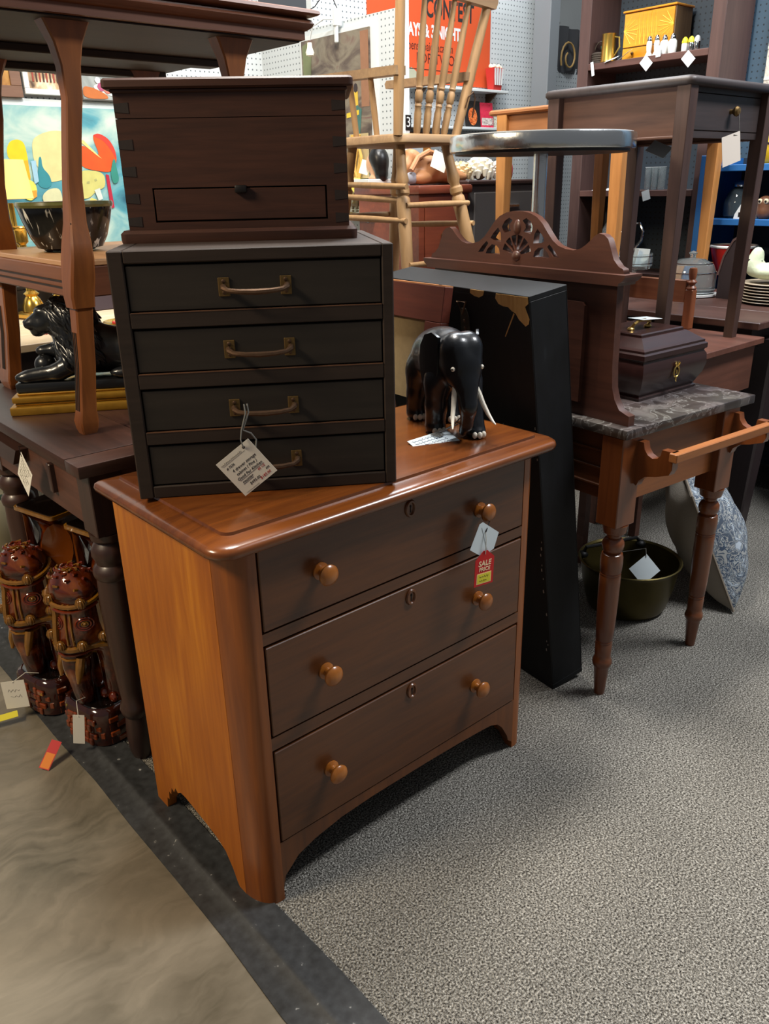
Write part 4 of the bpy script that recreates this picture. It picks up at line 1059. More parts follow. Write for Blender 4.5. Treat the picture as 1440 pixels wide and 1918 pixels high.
# ---------------------------------------------------------------- side table with drawer on a low stand
m_st = wood('stand_brown', '#4a2a1e', '#74483a', 'y', rough=.45, fine=60)
sd = thing('low_stand', 'plain brown trestle stand under the dark side table', 'table', (1.64, .15, 0))
bm = nb(); box(bm, 0, .455, 0, .62, .80, .82, .002, 1); obj('top', bm, m_st, sd)
bm = nb(); box(bm, .02, .435, .02, .04, .65, .80); obj('apron', bm, wood('stand_apron', '#4a2a1e', '#6e4232', 'x', rough=.5, fine=60), sd)
bm = nb(); box(bm, .02, .435, .58, .60, .65, .80); obj('apron', bm, m_st, sd)
for x in (.02, .415):
    bm = nb(); box(bm, x, x + .02, .04, .58, .65, .80); obj('apron', bm, m_st, sd)
for x in (.04, .39):
    for y in (.36, .55):
        bm = nb(); box(bm, x, x + .03, y, y + .03, 0, .65); obj('leg', bm, m_st, sd)

m_sw = wood('side_walnut', '#3c241c', '#684738', 'y', rough=.5, fine=50, coarse=14, bump=.15)
m_sw_v = wood('side_walnut_leg', '#2e1e1a', '#503830', 'z', rough=.5, fine=60)
m_sw_x = wood('side_walnut_front', '#282120', '#403534', 'x', rough=.5, fine=60)
s1 = thing('side_table', 'dark walnut side table with one drawer raised on the low brown stand', 'table', (1.587, .232, .82))
Wx, Wy, Zt = .443, .428, .722
bm = nb(); loft(bm, slab_rings(-.030, Wx + .03, -.030, Wy + .035, .02, [(.006, Zt), (.0, Zt + .006), (0, Zt + .016), (.006, Zt + .022), (.014, Zt + .024)], .02, 4)); obj('top', bm, m_sw_x, s1, smooth=50)
for (x, y) in ((0, 0), (Wx, 0), (0, Wy), (Wx, Wy)):
    bm = nb(); loft(bm, [square_section(z_, x + (1 if x == 0 else -1) * (.020 - h), y + (1 if y == 0 else -1) * (.020 - h), h, h, .08) for z_, h in ((0, .0155), (.60, .020), (Zt, .0205))]); obj('leg', bm, m_sw_v, s1)
for x in (.004, Wx - .018):
    bm = nb(); box(bm, x, x + .014, .02, Wy - .02, Zt - .125, Zt); ap_ = obj('apron', bm, m_sw, s1)
    bm = nb(); box(bm, x - .003, x + .017, .02, Wy - .02, Zt - .128, Zt - .120, .002, 1); obj('bead', bm, m_sw, ap_)
bm = nb(); box(bm, .02, Wx - .02, Wy - .018, Wy - .004, Zt - .125, Zt); obj('apron', bm, m_sw, s1)
bm = nb(); box(bm, .02, Wx - .02, .002, .016, Zt - .125, Zt - .108); box(bm, .02, Wx - .02, .002, .016, Zt - .012, Zt); obj('drawer_rail', bm, m_sw_x, s1)
bm = nb(); box(bm, .024, Wx - .024, .0, .016, Zt - .106, Zt - .014, .001, 1); dr = obj('drawer', bm, m_sw_x, s1)
bm = nb(); lathe(bm, [(.007, 0), (.006, .008), (.012, .014), (.014, .02), (.010, .026), (0, .028)], mat=M.Translation((.245, 0, Zt - .055)) @ M.Rotation(PI / 2, 4, 'X'), seg=16); obj('knob', bm, m_brass_old, dr)
tmx = frame_mat((1.795, .196, .82 + Zt - .155), (.95, -.1, .22), (-.2, .05, 1))
tg = card('price_tag', 'large buff card hanging from the drawer knob of the side table', tmx, .043, .040, plain('buff_paper', '#cfc4b8', .8))
string(tg, [tmx @ V((.012, .036, .001)), (1.832, .195, .82 + Zt - .12), (1.832, .205, .82 + Zt - .062)], .001)
tmx = frame_mat((1.75, .40, 1.395), (.75, -.66, 0), (.52, .58, .62)) @ M.Rotation(.9, 4, 'Z'); card('price_tag', 'white corner of a card poking out beneath the side table', tmx, .030, .030, m_paper_blue)

# low frame with turned finial standing behind the side table
m_rp = wood('red_post', '#6e3a22', '#9a5c3a', 'z', rough=.4, fine=60)
bf = thing('finial_frame', 'small reddish frame with a turned finial post behind the dark side table', 'frame', (2.072, .42, .82))
bm = nb(); box(bm, -.012, .018, -.015, .015, 0, .135, .003, 1); lathe(bm, [(.016, .135), (.018, .14), (.010, .15), (.014, .156), (.018, .160), (.010, .168), (.013, .178), (.014, .198), (.012, .206), (.0, .208)], (.003, 0, 0), 16); obj('post', bm, m_rp, bf)
bm = nb(); box(bm, -.008, .012, .015, .31, .09, .165, .002, 1); obj('rail', bm, wood('red_rail', '#7a452c', '#a86e4c', 'y', rough=.45, fine=40, coarse=14), bf)
bm = nb(); box(bm, -.012, .018, .31, .34, 0, .17, .003, 1); obj('post', bm, m_rp, bf)

# big dark table behind, carrying a light table
dt = thing('dining_table', 'dark brown dining table crowded with glassware at the right edge', 'table', (2.11, .18, 0))
m_dt = wood('dining_top', '#3c2620', '#5e4038', 'y', rough=.4, fine=60)
for i in range(3):
    bm = nb(); box(bm, i * .255 + .0006, (i + 1) * .255 - .0006, 0, 1.25, .835, .86, .003, 1); obj('plank', bm, m_dt, dt)
m_dtl = wood('dining_leg', '#1d1516', '#302426', 'z', rough=.45, fine=60)
for x, y in ((.20, .06), (.68, .06), (.10, 1.15), (.68, 1.15)):
    bm = nb(); loft(bm, [square_section(z_, x + dx, y, hx, hx) for z_, dx, hx in ((0, -.03, .022), (.05, -.02, .030), (.45, .0, .045), (.65, .0, .05), (.74, -.005, .065), (.79, -.01, .085))]); obj('leg', bm, m_dtl, dt)
for y in (.05, 1.16):
    bm = nb(); box(bm, .06, .70, y, y + .02, .76, .835); obj('apron', bm, m_dtl, dt)
for x in (.06, .68):
    bm = nb(); box(bm, x, x + .02, .07, 1.16, .76, .835); obj('apron', bm, m_dtl, dt)

m_lo = wood('light_oak', '#96602e', '#c68a4c', 'z', rough=.5, fine=60)
m_lo_x = wood('light_oak_apron', '#86502a', '#b87c4c', 'y', rough=.5, fine=50, coarse=14)
l1 = thing('light_table', 'pale orange oak table with tapered legs behind the chrome pedestal table', 'table', (2.135, .79, .86))
Wx2, Wy2, Z2 = .68, .55, .70
bm = nb(); loft(bm, slab_rings(-.03, Wx2 + .03, -.03, Wy2 + .07, .012, [(.006, Z2), (0, Z2 + .006), (0, Z2 + .014), (.006, Z2 + .02), (.012, Z2 + .021)], .012, 4)); obj('top', bm, m_lo_x, l1)
for (x, y) in ((0, 0), (Wx2, 0), (0, Wy2), (Wx2, Wy2)):
    bm = nb(); loft(bm, [square_section(z_, x, y, h, h, .1) for z_, h in ((0, .017), (.5, .024), (Z2, .026))]); obj('leg', bm, m_lo, l1)
for x in (0, Wx2):
    bm = nb(); box(bm, x - .008, x + .008, .02, Wy2 - .02, Z2 - .11, Z2); obj('apron', bm, m_lo_x, l1)
for y in (0, Wy2):
    bm = nb(); box(bm, .02, Wx2 - .02, y - .008, y + .008, Z2 - .11, Z2); obj('apron', bm, m_lo_x, l1)
bm = nb(); sph(bm, (-.027, Wy2, Z2 - .075), (.002, .004, .004), 8, 6); obj('peg', bm, m_dark_gap, l1)

# ---------------------------------------------------------------- child's high spindle chair
m_birch = wood('raw_birch', '#8c6a44', '#b48f62', 'z', rough=.55, fine=60)
m_birch_d = wood('birch_seat', '#775c42', '#a2845e', 'x', rough=.55, fine=60)
bx_ = thing('blanket_chest', 'low brown wooden chest under the high chair behind the black case', 'chest', (1.25, 1.0, 0))
bm = nb(); box(bm, 0, .62, 0, .58, .03, .78, .004, 1); obj('body', bm, m_st, bx_)
bm = nb(); box(bm, -.015, .635, -.015, .595, .78, .80, .004, 1); obj('lid', bm, m_st, bx_)
for x in (.02, .54):
    for y in (.02, .5):
        bm = nb(); lathe(bm, [(.02, 0), (.03, .01), (.03, .03)], (x + .03, y + .03, 0), 14); obj('foot', bm, m_st, bx_)
hc = thing('high_chair', 'pale birch spindle back high chair with arms and turned legs', 'chair', (1.53, 1.14, .804))
ZS = .645
bm = nb(); loft(bm, slab_rings(-.175, .165, -.02, .36, .05, [(.01, ZS - .012), (0, ZS - .006), (0, ZS + .014), (.006, ZS + .02), (.02, ZS + .02)], .06, 5)); obj('seat', bm, m_birch_d, hc, smooth=50)
def rod(a, b, prof, nm, m=m_birch, seg=12):
    a, b = V(a), V(b); bm = nb(); pts = [a.lerp(b, t) for t, r in prof]
    tube(bm, pts, [r for t, r in prof], seg); return obj(nm, bm, m, hc)
legp = [(0, .017), (.02, .017), (.14, .019), (.18, .024), (.20, .018), (.215, .018), (.225, .024), (.25, .024), (.262, .018), (.275, .0235), (.30, .025), (.6, .022), (.74, .020), (.75, .015), (.765, .020), (.85, .017), (1, .014)]
for (x0, y0, x1, y1) in ((-.115, .045, -.165, -.06), (.105, .045, .225, -.075), (-.115, .30, -.19, .40), (.105, .30, .12, .36)):
    rod((x0, y0, ZS - .01), (x1, y1, 0), legp, 'leg')
rodp = [(0, .009), (.5, .011), (1, .009)]
for a, b in (((-.14, .0, .455), (-.15, .33, .47)), ((-.15, -.02, .39), (-.165, .36, .40)), ((-.155, -.03, .50), (-.14, .31, .51)), ((-.14, -.01, .44), (.17, -.01, .44)), ((-.15, .33, .40), (.115, .34, .40)), ((.165, -.015, .44), (.115, .33, .43)), ((.18, -.03, .37), (.115, .34, .36)), ((-.155, -.04, .245), (.20, -.05, .245)), ((-.15, .35, .24), (.11, .35, .24))):
    rod(a, b, rodp, 'stretcher')
postp = [(0, .016), (.3, .018), (.6, .017), (1, .015)]
rod((-.160, .005, ZS + .015), (-.172, -.03, 1.12), postp, 'back_post'); rod((.115, .005, ZS + .015), (.245, -.03, 1.12), postp, 'back_post')
spp = [(0, .010), (.04, .0125), (.16, .013), (.20, .010), (.215, .0125), (.235, .0095), (.25, .0135), (.31, .0135), (.33, .0095), (.345, .0125), (.36, .010), (.40, .013), (.6, .0125), (.9, .009), (1, .008)]
for i in range(4):
    f = (i + 1) / 5
    rod((-.118 + .215 * f, .005, ZS + .015), (-.135 + .345 * f, -.028, 1.08), spp, 'spindle')
bm = nb(); prism(bm, [(-.185, 1.085), (.255, 1.055), (.265, 1.075), (.255, 1.16), (-.19, 1.17)], -.045, -.018, 'xz'); obj('crest_rail', bm, m_birch_d, hc)
for s, x0 in ((-1, -.168), (1, .16)):
    bm = nb(); prism(bm, [(-.02, .835), (.40, .845), (.405, .862), (.395, .872), (-.02, .862)], x0 - .022, x0 + .022, 'yz'); arm = obj('arm', bm, m_birch_d, hc)
    for y in (.13, .24, .34):
        rod((x0, y, .845), (x0 + .02 * -s, y - .005, ZS + .015), [(0, .009), (.5, .011), (1, .010)], 'arm_spindle')
bm = nb(); tube(bm, [(.135, -.02, .75), (.14, -.03, .785), (.165, -.03, .80), (.175, -.03, .78), (.172, -.02, .72)], .0025, 6); obj('wire', bm, m_iron, hc)

# ---------------------------------------------------------------- walls
def pegboard(axis, col, hole):
    m, nt, b = base_mat('pegboard_' + axis + col)
    tc = nt.nodes.new('ShaderNodeTexCoord'); sp_ = nt.nodes.new('ShaderNodeSeparateXYZ'); nt.links.new(tc.outputs['Object'], sp_.inputs[0])
    def mth(op, a, bb=None):
        k = nt.nodes.new('ShaderNodeMath'); k.operation = op
        for i, x in enumerate((a, bb)):
            if x is None: continue
            if isinstance(x, (int, float)): k.inputs[i].default_value = x
            else: nt.links.new(x, k.inputs[i])
        return k.outputs[0]
    def cell(o): return mth('POWER', mth('SUBTRACT', mth('FRACT', mth('MULTIPLY', o, 1 / .0254)), .5), 2.)
    d_ = mth('LESS_THAN', mth('ADD', cell(sp_.outputs[axis.upper()]), cell(sp_.outputs['Z'])), .022)
    mx = nt.nodes.new('ShaderNodeMix'); mx.data_type = 'RGBA'; mx.inputs[6].default_value = lin(col); mx.inputs[7].default_value = lin(hole)
    nt.links.new(d_, mx.inputs[0]); nt.links.new(mx.outputs[2], b.inputs['Base Color']); b.inputs['Roughness'].default_value = .6
    return m
pw_x, pw_y = pegboard('x', '#c3c8c9', '#5d6468'), pegboard('y', '#bcc2c4', '#5d6468')
m_white = plain('white_paint', '#ccd1d1', .5)
bm = nb(); box(bm, -.6, 2.03, 2.9, 2.94, 0, 2.7); wl = structure(obj('wall_left', bm, pw_x))
bm = nb(); box(bm, .2, 2.03, 2.885, 2.9, 1.655, 1.685, .002, 1); structure(obj('trim_2', bm, m_white))
bm = nb(); box(bm, 2.03, 2.06, 1.87, 2.94, 0, 2.0); structure(obj('wall_partition', bm, pw_y))
bm = nb(); box(bm, 2.022, 2.052, 1.815, 1.87, 0, 2.35, .003, 1); structure(obj('trim_3', bm, m_white))
bm = nb(); box(bm, 2.06, 3.75, 2.5, 2.54, 0, 2.9); structure(obj('wall_middle', bm, pw_x))
bm = nb(); box(bm, 3.4, 6.2, 3.3, 3.34, 0, 3.2); structure(obj('wall_back', bm, plain('far_wall', '#b9bcba', .7, noise=.15, nscale=3)))
bm = nb(); box(bm, 3.26, 3.30, -.6, 1.75, 0, 2.9); structure(obj('wall_right', bm, pegboard('y', '#3f586c', '#22303c')))
bm = nb(); box(bm, 3.60, 3.69, 2.30, 2.42, 0, 3.2, .004, 1); structure(obj('trim_4', bm, plain('steel_grey', '#7b8084', .5)))

# ---------------------------------------------------------------- paintings on the left wall
def picture(name, label, x0, x1, z0, z1, y, fw, fmat, cmat, depth=.02):
    t = thing(name, label, 'painting', (x0, y, z0)); w_, h_ = x1 - x0, z1 - z0
    if fw:
        for a in ((0, w_, 0, fw), (0, w_, h_ - fw, h_), (0, fw, fw, h_ - fw), (w_ - fw, w_, fw, h_ - fw)):
            bm = nb(); box(bm, a[0], a[1], -depth, 0, a[2], a[3], .002, 1); obj('frame', bm, fmat, t)
    bm = nb(); box(bm, fw, w_ - fw, -depth * (.6 if fw else 1), -.001, fw, h_ - fw); obj('canvas', bm, cmat, t)
    return t
def paint_mat(name, cols, scale=4, dist=1.5, stretch=(1, 1, 1)):
    m, nt, b = base_mat(name)
    tc = nt.nodes.new('ShaderNodeTexCoord'); mp = nt.nodes.new('ShaderNodeMapping'); mp.inputs['Scale'].default_value = stretch
    n = nt.nodes.new('ShaderNodeTexNoise'); n.inputs['Scale'].default_value = scale; n.inputs['Detail'].default_value = 6; n.inputs['Distortion'].default_value = dist
    nt.links.new(tc.outputs['Object'], mp.inputs[0]); nt.links.new(mp.outputs[0], n.inputs['Vector'])
    r = nt.nodes.new('ShaderNodeValToRGB'); e = r.color_ramp.elements
    for i, c in enumerate(cols):
        p = .3 + .4 * i / (len(cols) - 1)
        k = e[i] if i < 2 else e.new(p)
        k.position = p; k.color = lin(c)
    nt.links.new(n.outputs['Fac'], r.inputs[0]); nt.links.new(r.outputs[0], b.inputs['Base Color']); b.inputs['Roughness'].default_value = .55
    return m
def daub(t, pts, col, y, nm='brushwork'):
    for _ in range(2 if len(pts) > 4 else 0):
        pts = [q for a, b in zip(pts, pts[1:] + pts[:1]) for q in ((a[0] * .78 + b[0] * .22, a[1] * .78 + b[1] * .22), (a[0] * .22 + b[0] * .78, a[1] * .22 + b[1] * .78))]
    bm = nb(); prism(bm, pts, y - .0008, y, 'xz'); return obj(nm, bm, plain('paint_' + col, col, .5, noise=.18, nscale=25), t)
p1_ = picture('framed_painting', 'brown framed dark landscape painting at the left edge of the pegboard', .50, .78, 1.685, 2.0, 2.885, .045, wood('brown_frame', '#5c4030', '#7e5c46', 'x', rough=.5), paint_mat('amber_canvas', ['#3c2a18', '#8a5a24', '#c89a4a'], 6))
p2_ = picture('framed_painting', 'red roofed street scene painting in a white frame on the pegboard', .79, 1.02, 1.70, 1.97, 2.885, .022, m_white, paint_mat('sepia_canvas', ['#4a3424', '#b89a74', '#e4d8bc'], 14))
daub(p2_, [(.03, .15), (.09, .13), (.14, .16), (.12, .19), (.08, .22), (.04, .23)], '#a8402c', -.013); daub(p2_, [(.12, .08), (.2, .09), (.2, .19), (.17, .2), (.13, .15)], '#74443c', -.013)
for k in range(9): daub(p2_, [(.04 + k * .015, .05), (.047 + k * .015, .05), (.047 + k * .015, .10 + .02 * (k % 2)), (.04 + k * .015, .10)], '#3c2a20' if k % 2 else '#8a3a2c', -.0132)
p3_ = picture('framed_painting', 'yellow flower still life painting on the pegboard beside the wooden box', 1.035, 1.32, 1.685, 1.95, 2.885, .008, plain('thin_frame', '#4a4640', .5), paint_mat('grey_canvas', ['#5a6260', '#8a908c', '#b0b4b0'], 4))
daub(p3_, [(.01, .01), (.13, .01), (.12, .03), (.06, .055), (.012, .06)], '#b0622c', -.013); daub(p3_, [(.05, .055), (.14, .02), (.27, .02), (.27, .05), (.1, .08)], '#c8ccc8', -.0128)
for k, (fx, fz, fr2, c) in enumerate(((.075, .145, .022, '#e8d628'), (.098, .19, .018, '#dcd05c'), (.12, .215, .014, '#e8dc60'), (.075, .19, .012, '#4c7a44'), (.06, .125, .010, '#5a8a54'), (.105, .15, .010, '#447048'), (.10, .06, .018, '#a04c6c'), (.128, .055, .022, '#b06a5c'), (.15, .06, .02, '#c8746a'), (.085, .085, .012, '#d8dcdc'))):
    daub(p3_, [(fx + fr2 * (1 + .15 * (i % 2)) * math.cos(i * PI / 5), fz + fr2 * (1 + .15 * (i % 2)) * math.sin(i * PI / 5)) for i in range(10)], c, -.0135 - k * .0002)
p4_ = picture('canvas_painting', 'large unframed canvas of cheeses and bottles leaning below the pegboard rail', .42, 1.235, 1.06, 1.655, 2.90, 0, None, paint_mat('teal_canvas', ['#1d5468', '#4a8e9a', '#96b4ac', '#bfc6ba'], 2.6, 1.2, (1, 1, 2)), .03)
daub(p4_, [(0.251, 0.426), (0.27, 0.455), (0.303, 0.464), (0.328, 0.452), (0.334, 0.412), (0.332, 0.341), (0.332, 0.298), (0.296, 0.294), (0.298, 0.376), (0.25, 0.384)], '#d2b416', -0.0302)
daub(p4_, [(0.289, 0.376), (0.333, 0.38), (0.33, 0.302), (0.296, 0.294)], '#d89a1c', -0.0305)
daub(p4_, [(0.363, 0.461), (0.407, 0.487), (0.461, 0.501), (0.513, 0.498), (0.551, 0.464), (0.535, 0.313), (0.424, 0.288), (0.402, 0.297), (0.377, 0.341), (0.356, 0.38)], '#c4bb82', -0.0308)
daub(p4_, [(0.381, 0.393), (0.393, 0.395), (0.39, 0.35), (0.417, 0.319), (0.422, 0.279), (0.396, 0.262), (0.364, 0.271), (0.356, 0.302), (0.37, 0.341)], '#2c7a84', -0.0311)
daub(p4_, [(0.559, 0.409), (0.583, 0.451), (0.666, 0.387), (0.635, 0.483), (0.67, 0.495), (0.715, 0.471), (0.739, 0.426), (0.742, 0.376), (0.706, 0.33), (0.664, 0.331), (0.566, 0.349)], '#c84c16', -0.0314)
daub(p4_, [(0.635, 0.483), (0.67, 0.495), (0.715, 0.471), (0.739, 0.426), (0.742, 0.376), (0.72, 0.422), (0.686, 0.466)], '#c03828', -0.0317)
daub(p4_, [(0.579, 0.456), (0.592, 0.465), (0.668, 0.387), (0.645, 0.403)], '#e8c878', -0.0320)
daub(p4_, [(0.518, 0.28), (0.56, 0.342), (0.67, 0.331), (0.67, 0.266), (0.621, 0.249), (0.58, 0.217), (0.53, 0.218)], '#b8b46a', -0.0323)
daub(p4_, [(0.548, 0.3), (0.559, 0.304), (0.562, 0.295), (0.551, 0.288)], '#9a9a64', -0.0326)
daub(p4_, [(0.582, 0.29), (0.595, 0.292), (0.593, 0.281), (0.58, 0.281)], '#9a9a64', -0.0329)
daub(p4_, [(0.618, 0.299), (0.629, 0.303), (0.631, 0.294), (0.62, 0.29)], '#9a9a64', -0.0332)
daub(p4_, [(0.515, 0.278), (0.531, 0.273), (0.531, 0.195), (0.509, 0.201)], '#a01c34', -0.0335)
daub(p4_, [(0.676, 0.321), (0.691, 0.317), (0.698, 0.176), (0.679, 0.172)], '#a01c34', -0.0338)
daub(p4_, [(0.289, 0.29), (0.319, 0.305), (0.348, 0.287), (0.35, 0.245), (0.321, 0.213), (0.29, 0.224), (0.279, 0.26)], '#d6cc5a', -0.0341)
daub(p4_, [(0.317, 0.255), (0.348, 0.258), (0.345, 0.232), (0.322, 0.219)], '#d89030', -0.0344)
daub(p4_, [(0.565, 0.185), (0.591, 0.221), (0.624, 0.207), (0.628, 0.181)], '#e0c060', -0.0347)
daub(p4_, [(0.367, 0.236), (0.405, 0.264), (0.454, 0.265), (0.457, 0.195), (0.37, 0.2)], '#c4c49a', -0.0350)
daub(p4_, [(0.719, 0.381), (0.73, 0.388), (0.734, 0.339), (0.74, 0.293), (0.708, 0.275), (0.699, 0.321)], '#2c7a6c', -0.0353)
daub(p4_, [(0.343, 0.376), (0.365, 0.38), (0.363, 0.293), (0.343, 0.283)], '#8ab0c4', -0.0356)
daub(p4_, [(0.611, 0.253), (0.638, 0.262), (0.646, 0.215), (0.624, 0.207)], '#bcc4bc', -0.0359)
# ---------------------------------------------------------------- candle table
m_pl = wood('pale_ash', '#b09a7c', '#d4c2a4', 'x', rough=.45, fine=60)
cdt = thing('display_table', 'pale wood display table with a dark apron behind the lion statue', 'table', (.12, 1.72, 0))
for i in range(5):
    bm = nb(); box(bm, 0, 1.35, i * .21 + .0008, (i + 1) * .21 - .0008, .825, .85, .002, 1); obj('plank', bm, m_pl, cdt)
bm = nb(); box(bm, .02, 1.33, .02, .04, .62, .825); obj('apron', bm, plain('dark_apron', '#241c1c', .5), cdt)
for x in (.03, 1.27):
    for y in (.03, .96):
        bm = nb(); box(bm, x, x + .05, y, y + .05, 0, .825); obj('leg', bm, plain('dark_apron', '#241c1c', .5), cdt)
brass = plain('polished_brass', '#caa24a', .22, .95, noise=.2, nscale=20)
csk = thing('candlestick', 'brass candlestick on a square base, nearer the oak table leg at the left edge', 'candlestick', (.478, 2.30, .85), .3, 'brass candlesticks')
bm = nb(); loft(bm, [rect(-o, o, -o, o, z_) for o, z_ in ((.05, .006), (.052, .010), (.052, .020), (.04, .026), (.035, .03))]); obj('base', bm, brass, csk)
for sx in (-1, 1):
    for sy in (-1, 1):
        bm = nb(); sph(bm, (sx * .044, sy * .044, .006), (.01, .01, .006), 8, 6); obj('foot', bm, brass, csk)
bm = nb(); lathe(bm, [(.042, .028), (.040, .05), (.030, .075), (.022, .085), (.030, .095), (.018, .105), (.014, .13), (.022, .142), (.016, .152), (.013, .18), (.022, .195), (.014, .205), (.012, .235), (.020, .25), (.013, .26), (.013, .275), (.024, .285), (.024, .325), (.030, .335), (.036, .338), (.034, .342), (.012, .34)], seg=18); obj('stem', bm, brass, csk)
c2_ = copy_tree(csk); c2_.location = (.600, 2.33, .85); c2_['label'] = 'brass candlestick on a square base, the right one of the pair'
lp = thing('table_lamp', 'table lamp with a glowing cream shade at the left edge', 'lamp', (.585, 2.68, .85))
bm = nb(); lathe(bm, [(.05, 0), (.055, .01), (.02, .03), (.03, .10), (.05, .18), (.03, .27), (.012, .32), (.012, .42)], seg=20); obj('base', bm, brass, lp)
bm = nb(); lathe(bm, [(.092, .435), (.094, .437), (.078, .585), (.076, .585), (.090, .437)], seg=32, cap=False); obj('shade', bm, plain('lit_shade', '#e8bc6a', .8, emit=.55), lp)
bm = nb(); sph(bm, (0, 0, .50), .025, 12, 10); obj('bulb', bm, plain('bulb_glow', '#ffe0a0', .5, emit=6), lp)
crd = thing('jewellery_tray', 'gilt tray of red and gold beads on the pale display table', 'tray', (.66, 1.86, .85))
bm = nb(); lathe(bm, [(0, .002), (.07, .002), (.085, .012), (.088, .014), (.086, .016), (.07, .006), (0, .005)], seg=24, cap=False); obj('dish', bm, brass, crd)
for k in range(16):
    a = k * .42; bm = nb(); sph(bm, (.05 * math.cos(a), .05 * math.sin(a), .012), .007, 8, 6); obj('bead', bm, plain('red_bead', '#a82a24', .3) if k % 3 else brass, crd)
for (x, y, c, l) in ((.36, 1.88, '#c03a4a', 'pink red bead string lying by the candlesticks on the pale table'), (.42, 1.90, '#d0b040', 'yellow bead string lying near the lion on the pale table')):
    t = thing('bead_string', l, 'necklace', (x, y, .85))
    for k in range(7):
        bm = nb(); sph(bm, (k * .009 - .03, .006 * math.sin(k * 1.3), .006), .006, 8, 6); obj('bead', bm, plain('bead_' + c, c, .3), t)
bx2 = thing('black_box', 'black box on the pale display table behind the oak table leg', 'box', (.30, 2.41, .85)); bm = nb(); box(bm, 0, .30, 0, .18, 0, .10, .003, 1); obj('body', bm, m_black, bx2); bm = nb(); box(bm, -.003, .303, -.003, .183, .10, .115, .003, 1); obj('lid', bm, m_black, bx2)
bx3 = thing('purple_box', 'dull purple box on the display table beside the candlesticks', 'box', (.70, 2.30, .85)); bm = nb(); box(bm, 0, .26, 0, .18, 0, .13, .004, 1); obj('body', bm, plain('mauve', '#3a2e34', .6), bx3); bm = nb(); box(bm, -.003, .263, -.003, .183, .13, .15, .004, 1); obj('lid', bm, plain('mauve', '#3a2e34', .6), bx3)
bk2 = thing('blue_book', 'blue and orange picture book lying on the pale display table', 'book', (.86, 2.02, .85), .2); bm = nb(); box(bm, 0, .24, 0, .18, 0, .004); box(bm, 0, .24, 0, .18, .046, .05); box(bm, 0, .01, 0, .18, .004, .046); obj('cover', bm, paint_mat('blue_cover', ['#2a5a8a', '#5a9ac4', '#c85a34'], 5), bk2); bm = nb(); box(bm, .01, .235, .004, .176, .004, .046); obj('pages', bm, m_paper, bk2)
pr = thing('paper_sheet', 'white paper sheet on the pale table in front of the candlesticks', 'paper', (.38, 1.98, .8505), .1); bm = nb(); box(bm, 0, .19, 0, .11, 0, .0015); obj('sheet', bm, m_paper, pr)
# ---------------------------------------------------------------- things on the white partition (its face looks towards -x)
def yz_frame(x, y, z):   # local x -> -y (to the right when seen from the aisle), local y -> up, local z -> -x
    return M(((0, 0, -1, x), (-1, 0, 0, y), (0, 1, 0, z), (0, 0, 0, 1)))
fp = thing('canvas_painting', 'brown figure painting with a white mount hanging on the white partition', 'painting', mat=yz_frame(2.03, 2.53, 1.44))
bm = nb(); box(bm, -.02, .54, -.02, .53, 0, .012); obj('mount', bm, m_white, fp)
bm = nb(); box(bm, 0, .50, 0, .51, .012, .02); obj('canvas', bm, paint_mat('umber_canvas', ['#382e2a', '#5e5248', '#7a7262', '#6a5048'], 5, 1.6, (1, 2, 1)), fp)
def fdaub(pts, col, z=.0204):
    bm = nb(); prism(bm, pts, z, z + .0006, 'xy'); obj('brushwork', bm, plain('paint_' + col, col, .5, noise=.18, nscale=25), fp)
fdaub([(.01, .36), (.07, .36), (.08, .47), (.06, .50), (.01, .49)], '#6c7450'); fdaub([(.01, .20), (.09, .20), (.09, .34), (.02, .34)], '#7c6478')
fdaub([(.44, .2), (.495, .2), (.495, .5), (.44, .5)], '#8a6248')
for k, (hx, hz) in enumerate(((.19, .27), (.23, .29), (.26, .29), (.40, .28), (.14, .25))):
    fdaub([(hx + .014 * math.cos(a), hz + .020 * math.sin(a)) for a in [i * PI / 4 for i in range(8)]], '#2c2020', .0206); fdaub([(hx - .018, hz - .16), (hx + .018, hz - .16), (hx + .014, hz - .015), (hx - .014, hz - .015)], ('#8a4a3c', '#a88a5c', '#5a4a5c', '#c8a838', '#506a5a')[k], .0205)
fdaub([(.38, .02), (.41, .02), (.43, .12), (.44, .19), (.41, .21), (.38, .2)], '#3c6660', .0207); fdaub([(.33, .16), (.42, .17), (.42, .19), (.33, .18)], '#d4b430', .0208)
cl = thing('clip_lamp', 'white clip lamp with a small bulb on the partition top edge', 'lamp', (2.0, 2.235, 1.955))
bm = nb(); box(bm, -.02, .02, -.012, .012, .02, .09, .004, 1); box(bm, -.014, .0, -.010, .010, -.045, .03, .004, 1); obj('clamp', bm, m_white, cl)
bm = nb(); tube(bm, [(0, .01, .05), (-.03, .06, .055), (-.05, .12, .03), (-.05, .145, -.02)], .004, 6); obj('neck', bm, m_white, cl)
bm = nb(); lathe(bm, [(.010, .04), (.012, .02), (.020, .0), (.018, -.012), (0, -.018)], (-.05, .147, -.07), 14); obj('bulb', bm, plain('frosted_bulb', '#f4ecd4', .3), cl)
bm = nb(); tube(bm, [(0, -.01, .08), (.0, .03, .14), (.0, .09, .16), (.0, .16, .12), (.0, .22, .11)], .0025, 6); obj('cable', bm, m_black, cl)
sg = thing('number_sign', 'small black sign with a white number three on the partition post', 'sign', (2.040, 1.8145, 1.56))
bm = nb(); box(bm, -.016, .016, -.002, 0, -.03, .03); obj('plate', bm, m_black, sg)
me = text_mesh('3', .058); me.transform(M.Translation((0, -.0024, 0)) @ M.Rotation(PI / 2, 4, 'X')); obj('lettering', me, m_white, sg)
shf = thing('wall_shelf', 'white shelf on the partition seen through the high chair legs', 'shelf', (1.86, 1.88, 1.165))
bm = nb(); box(bm, 0, .17, 0, .62, 0, .018, .002, 1); obj('board', bm, m_white, shf)
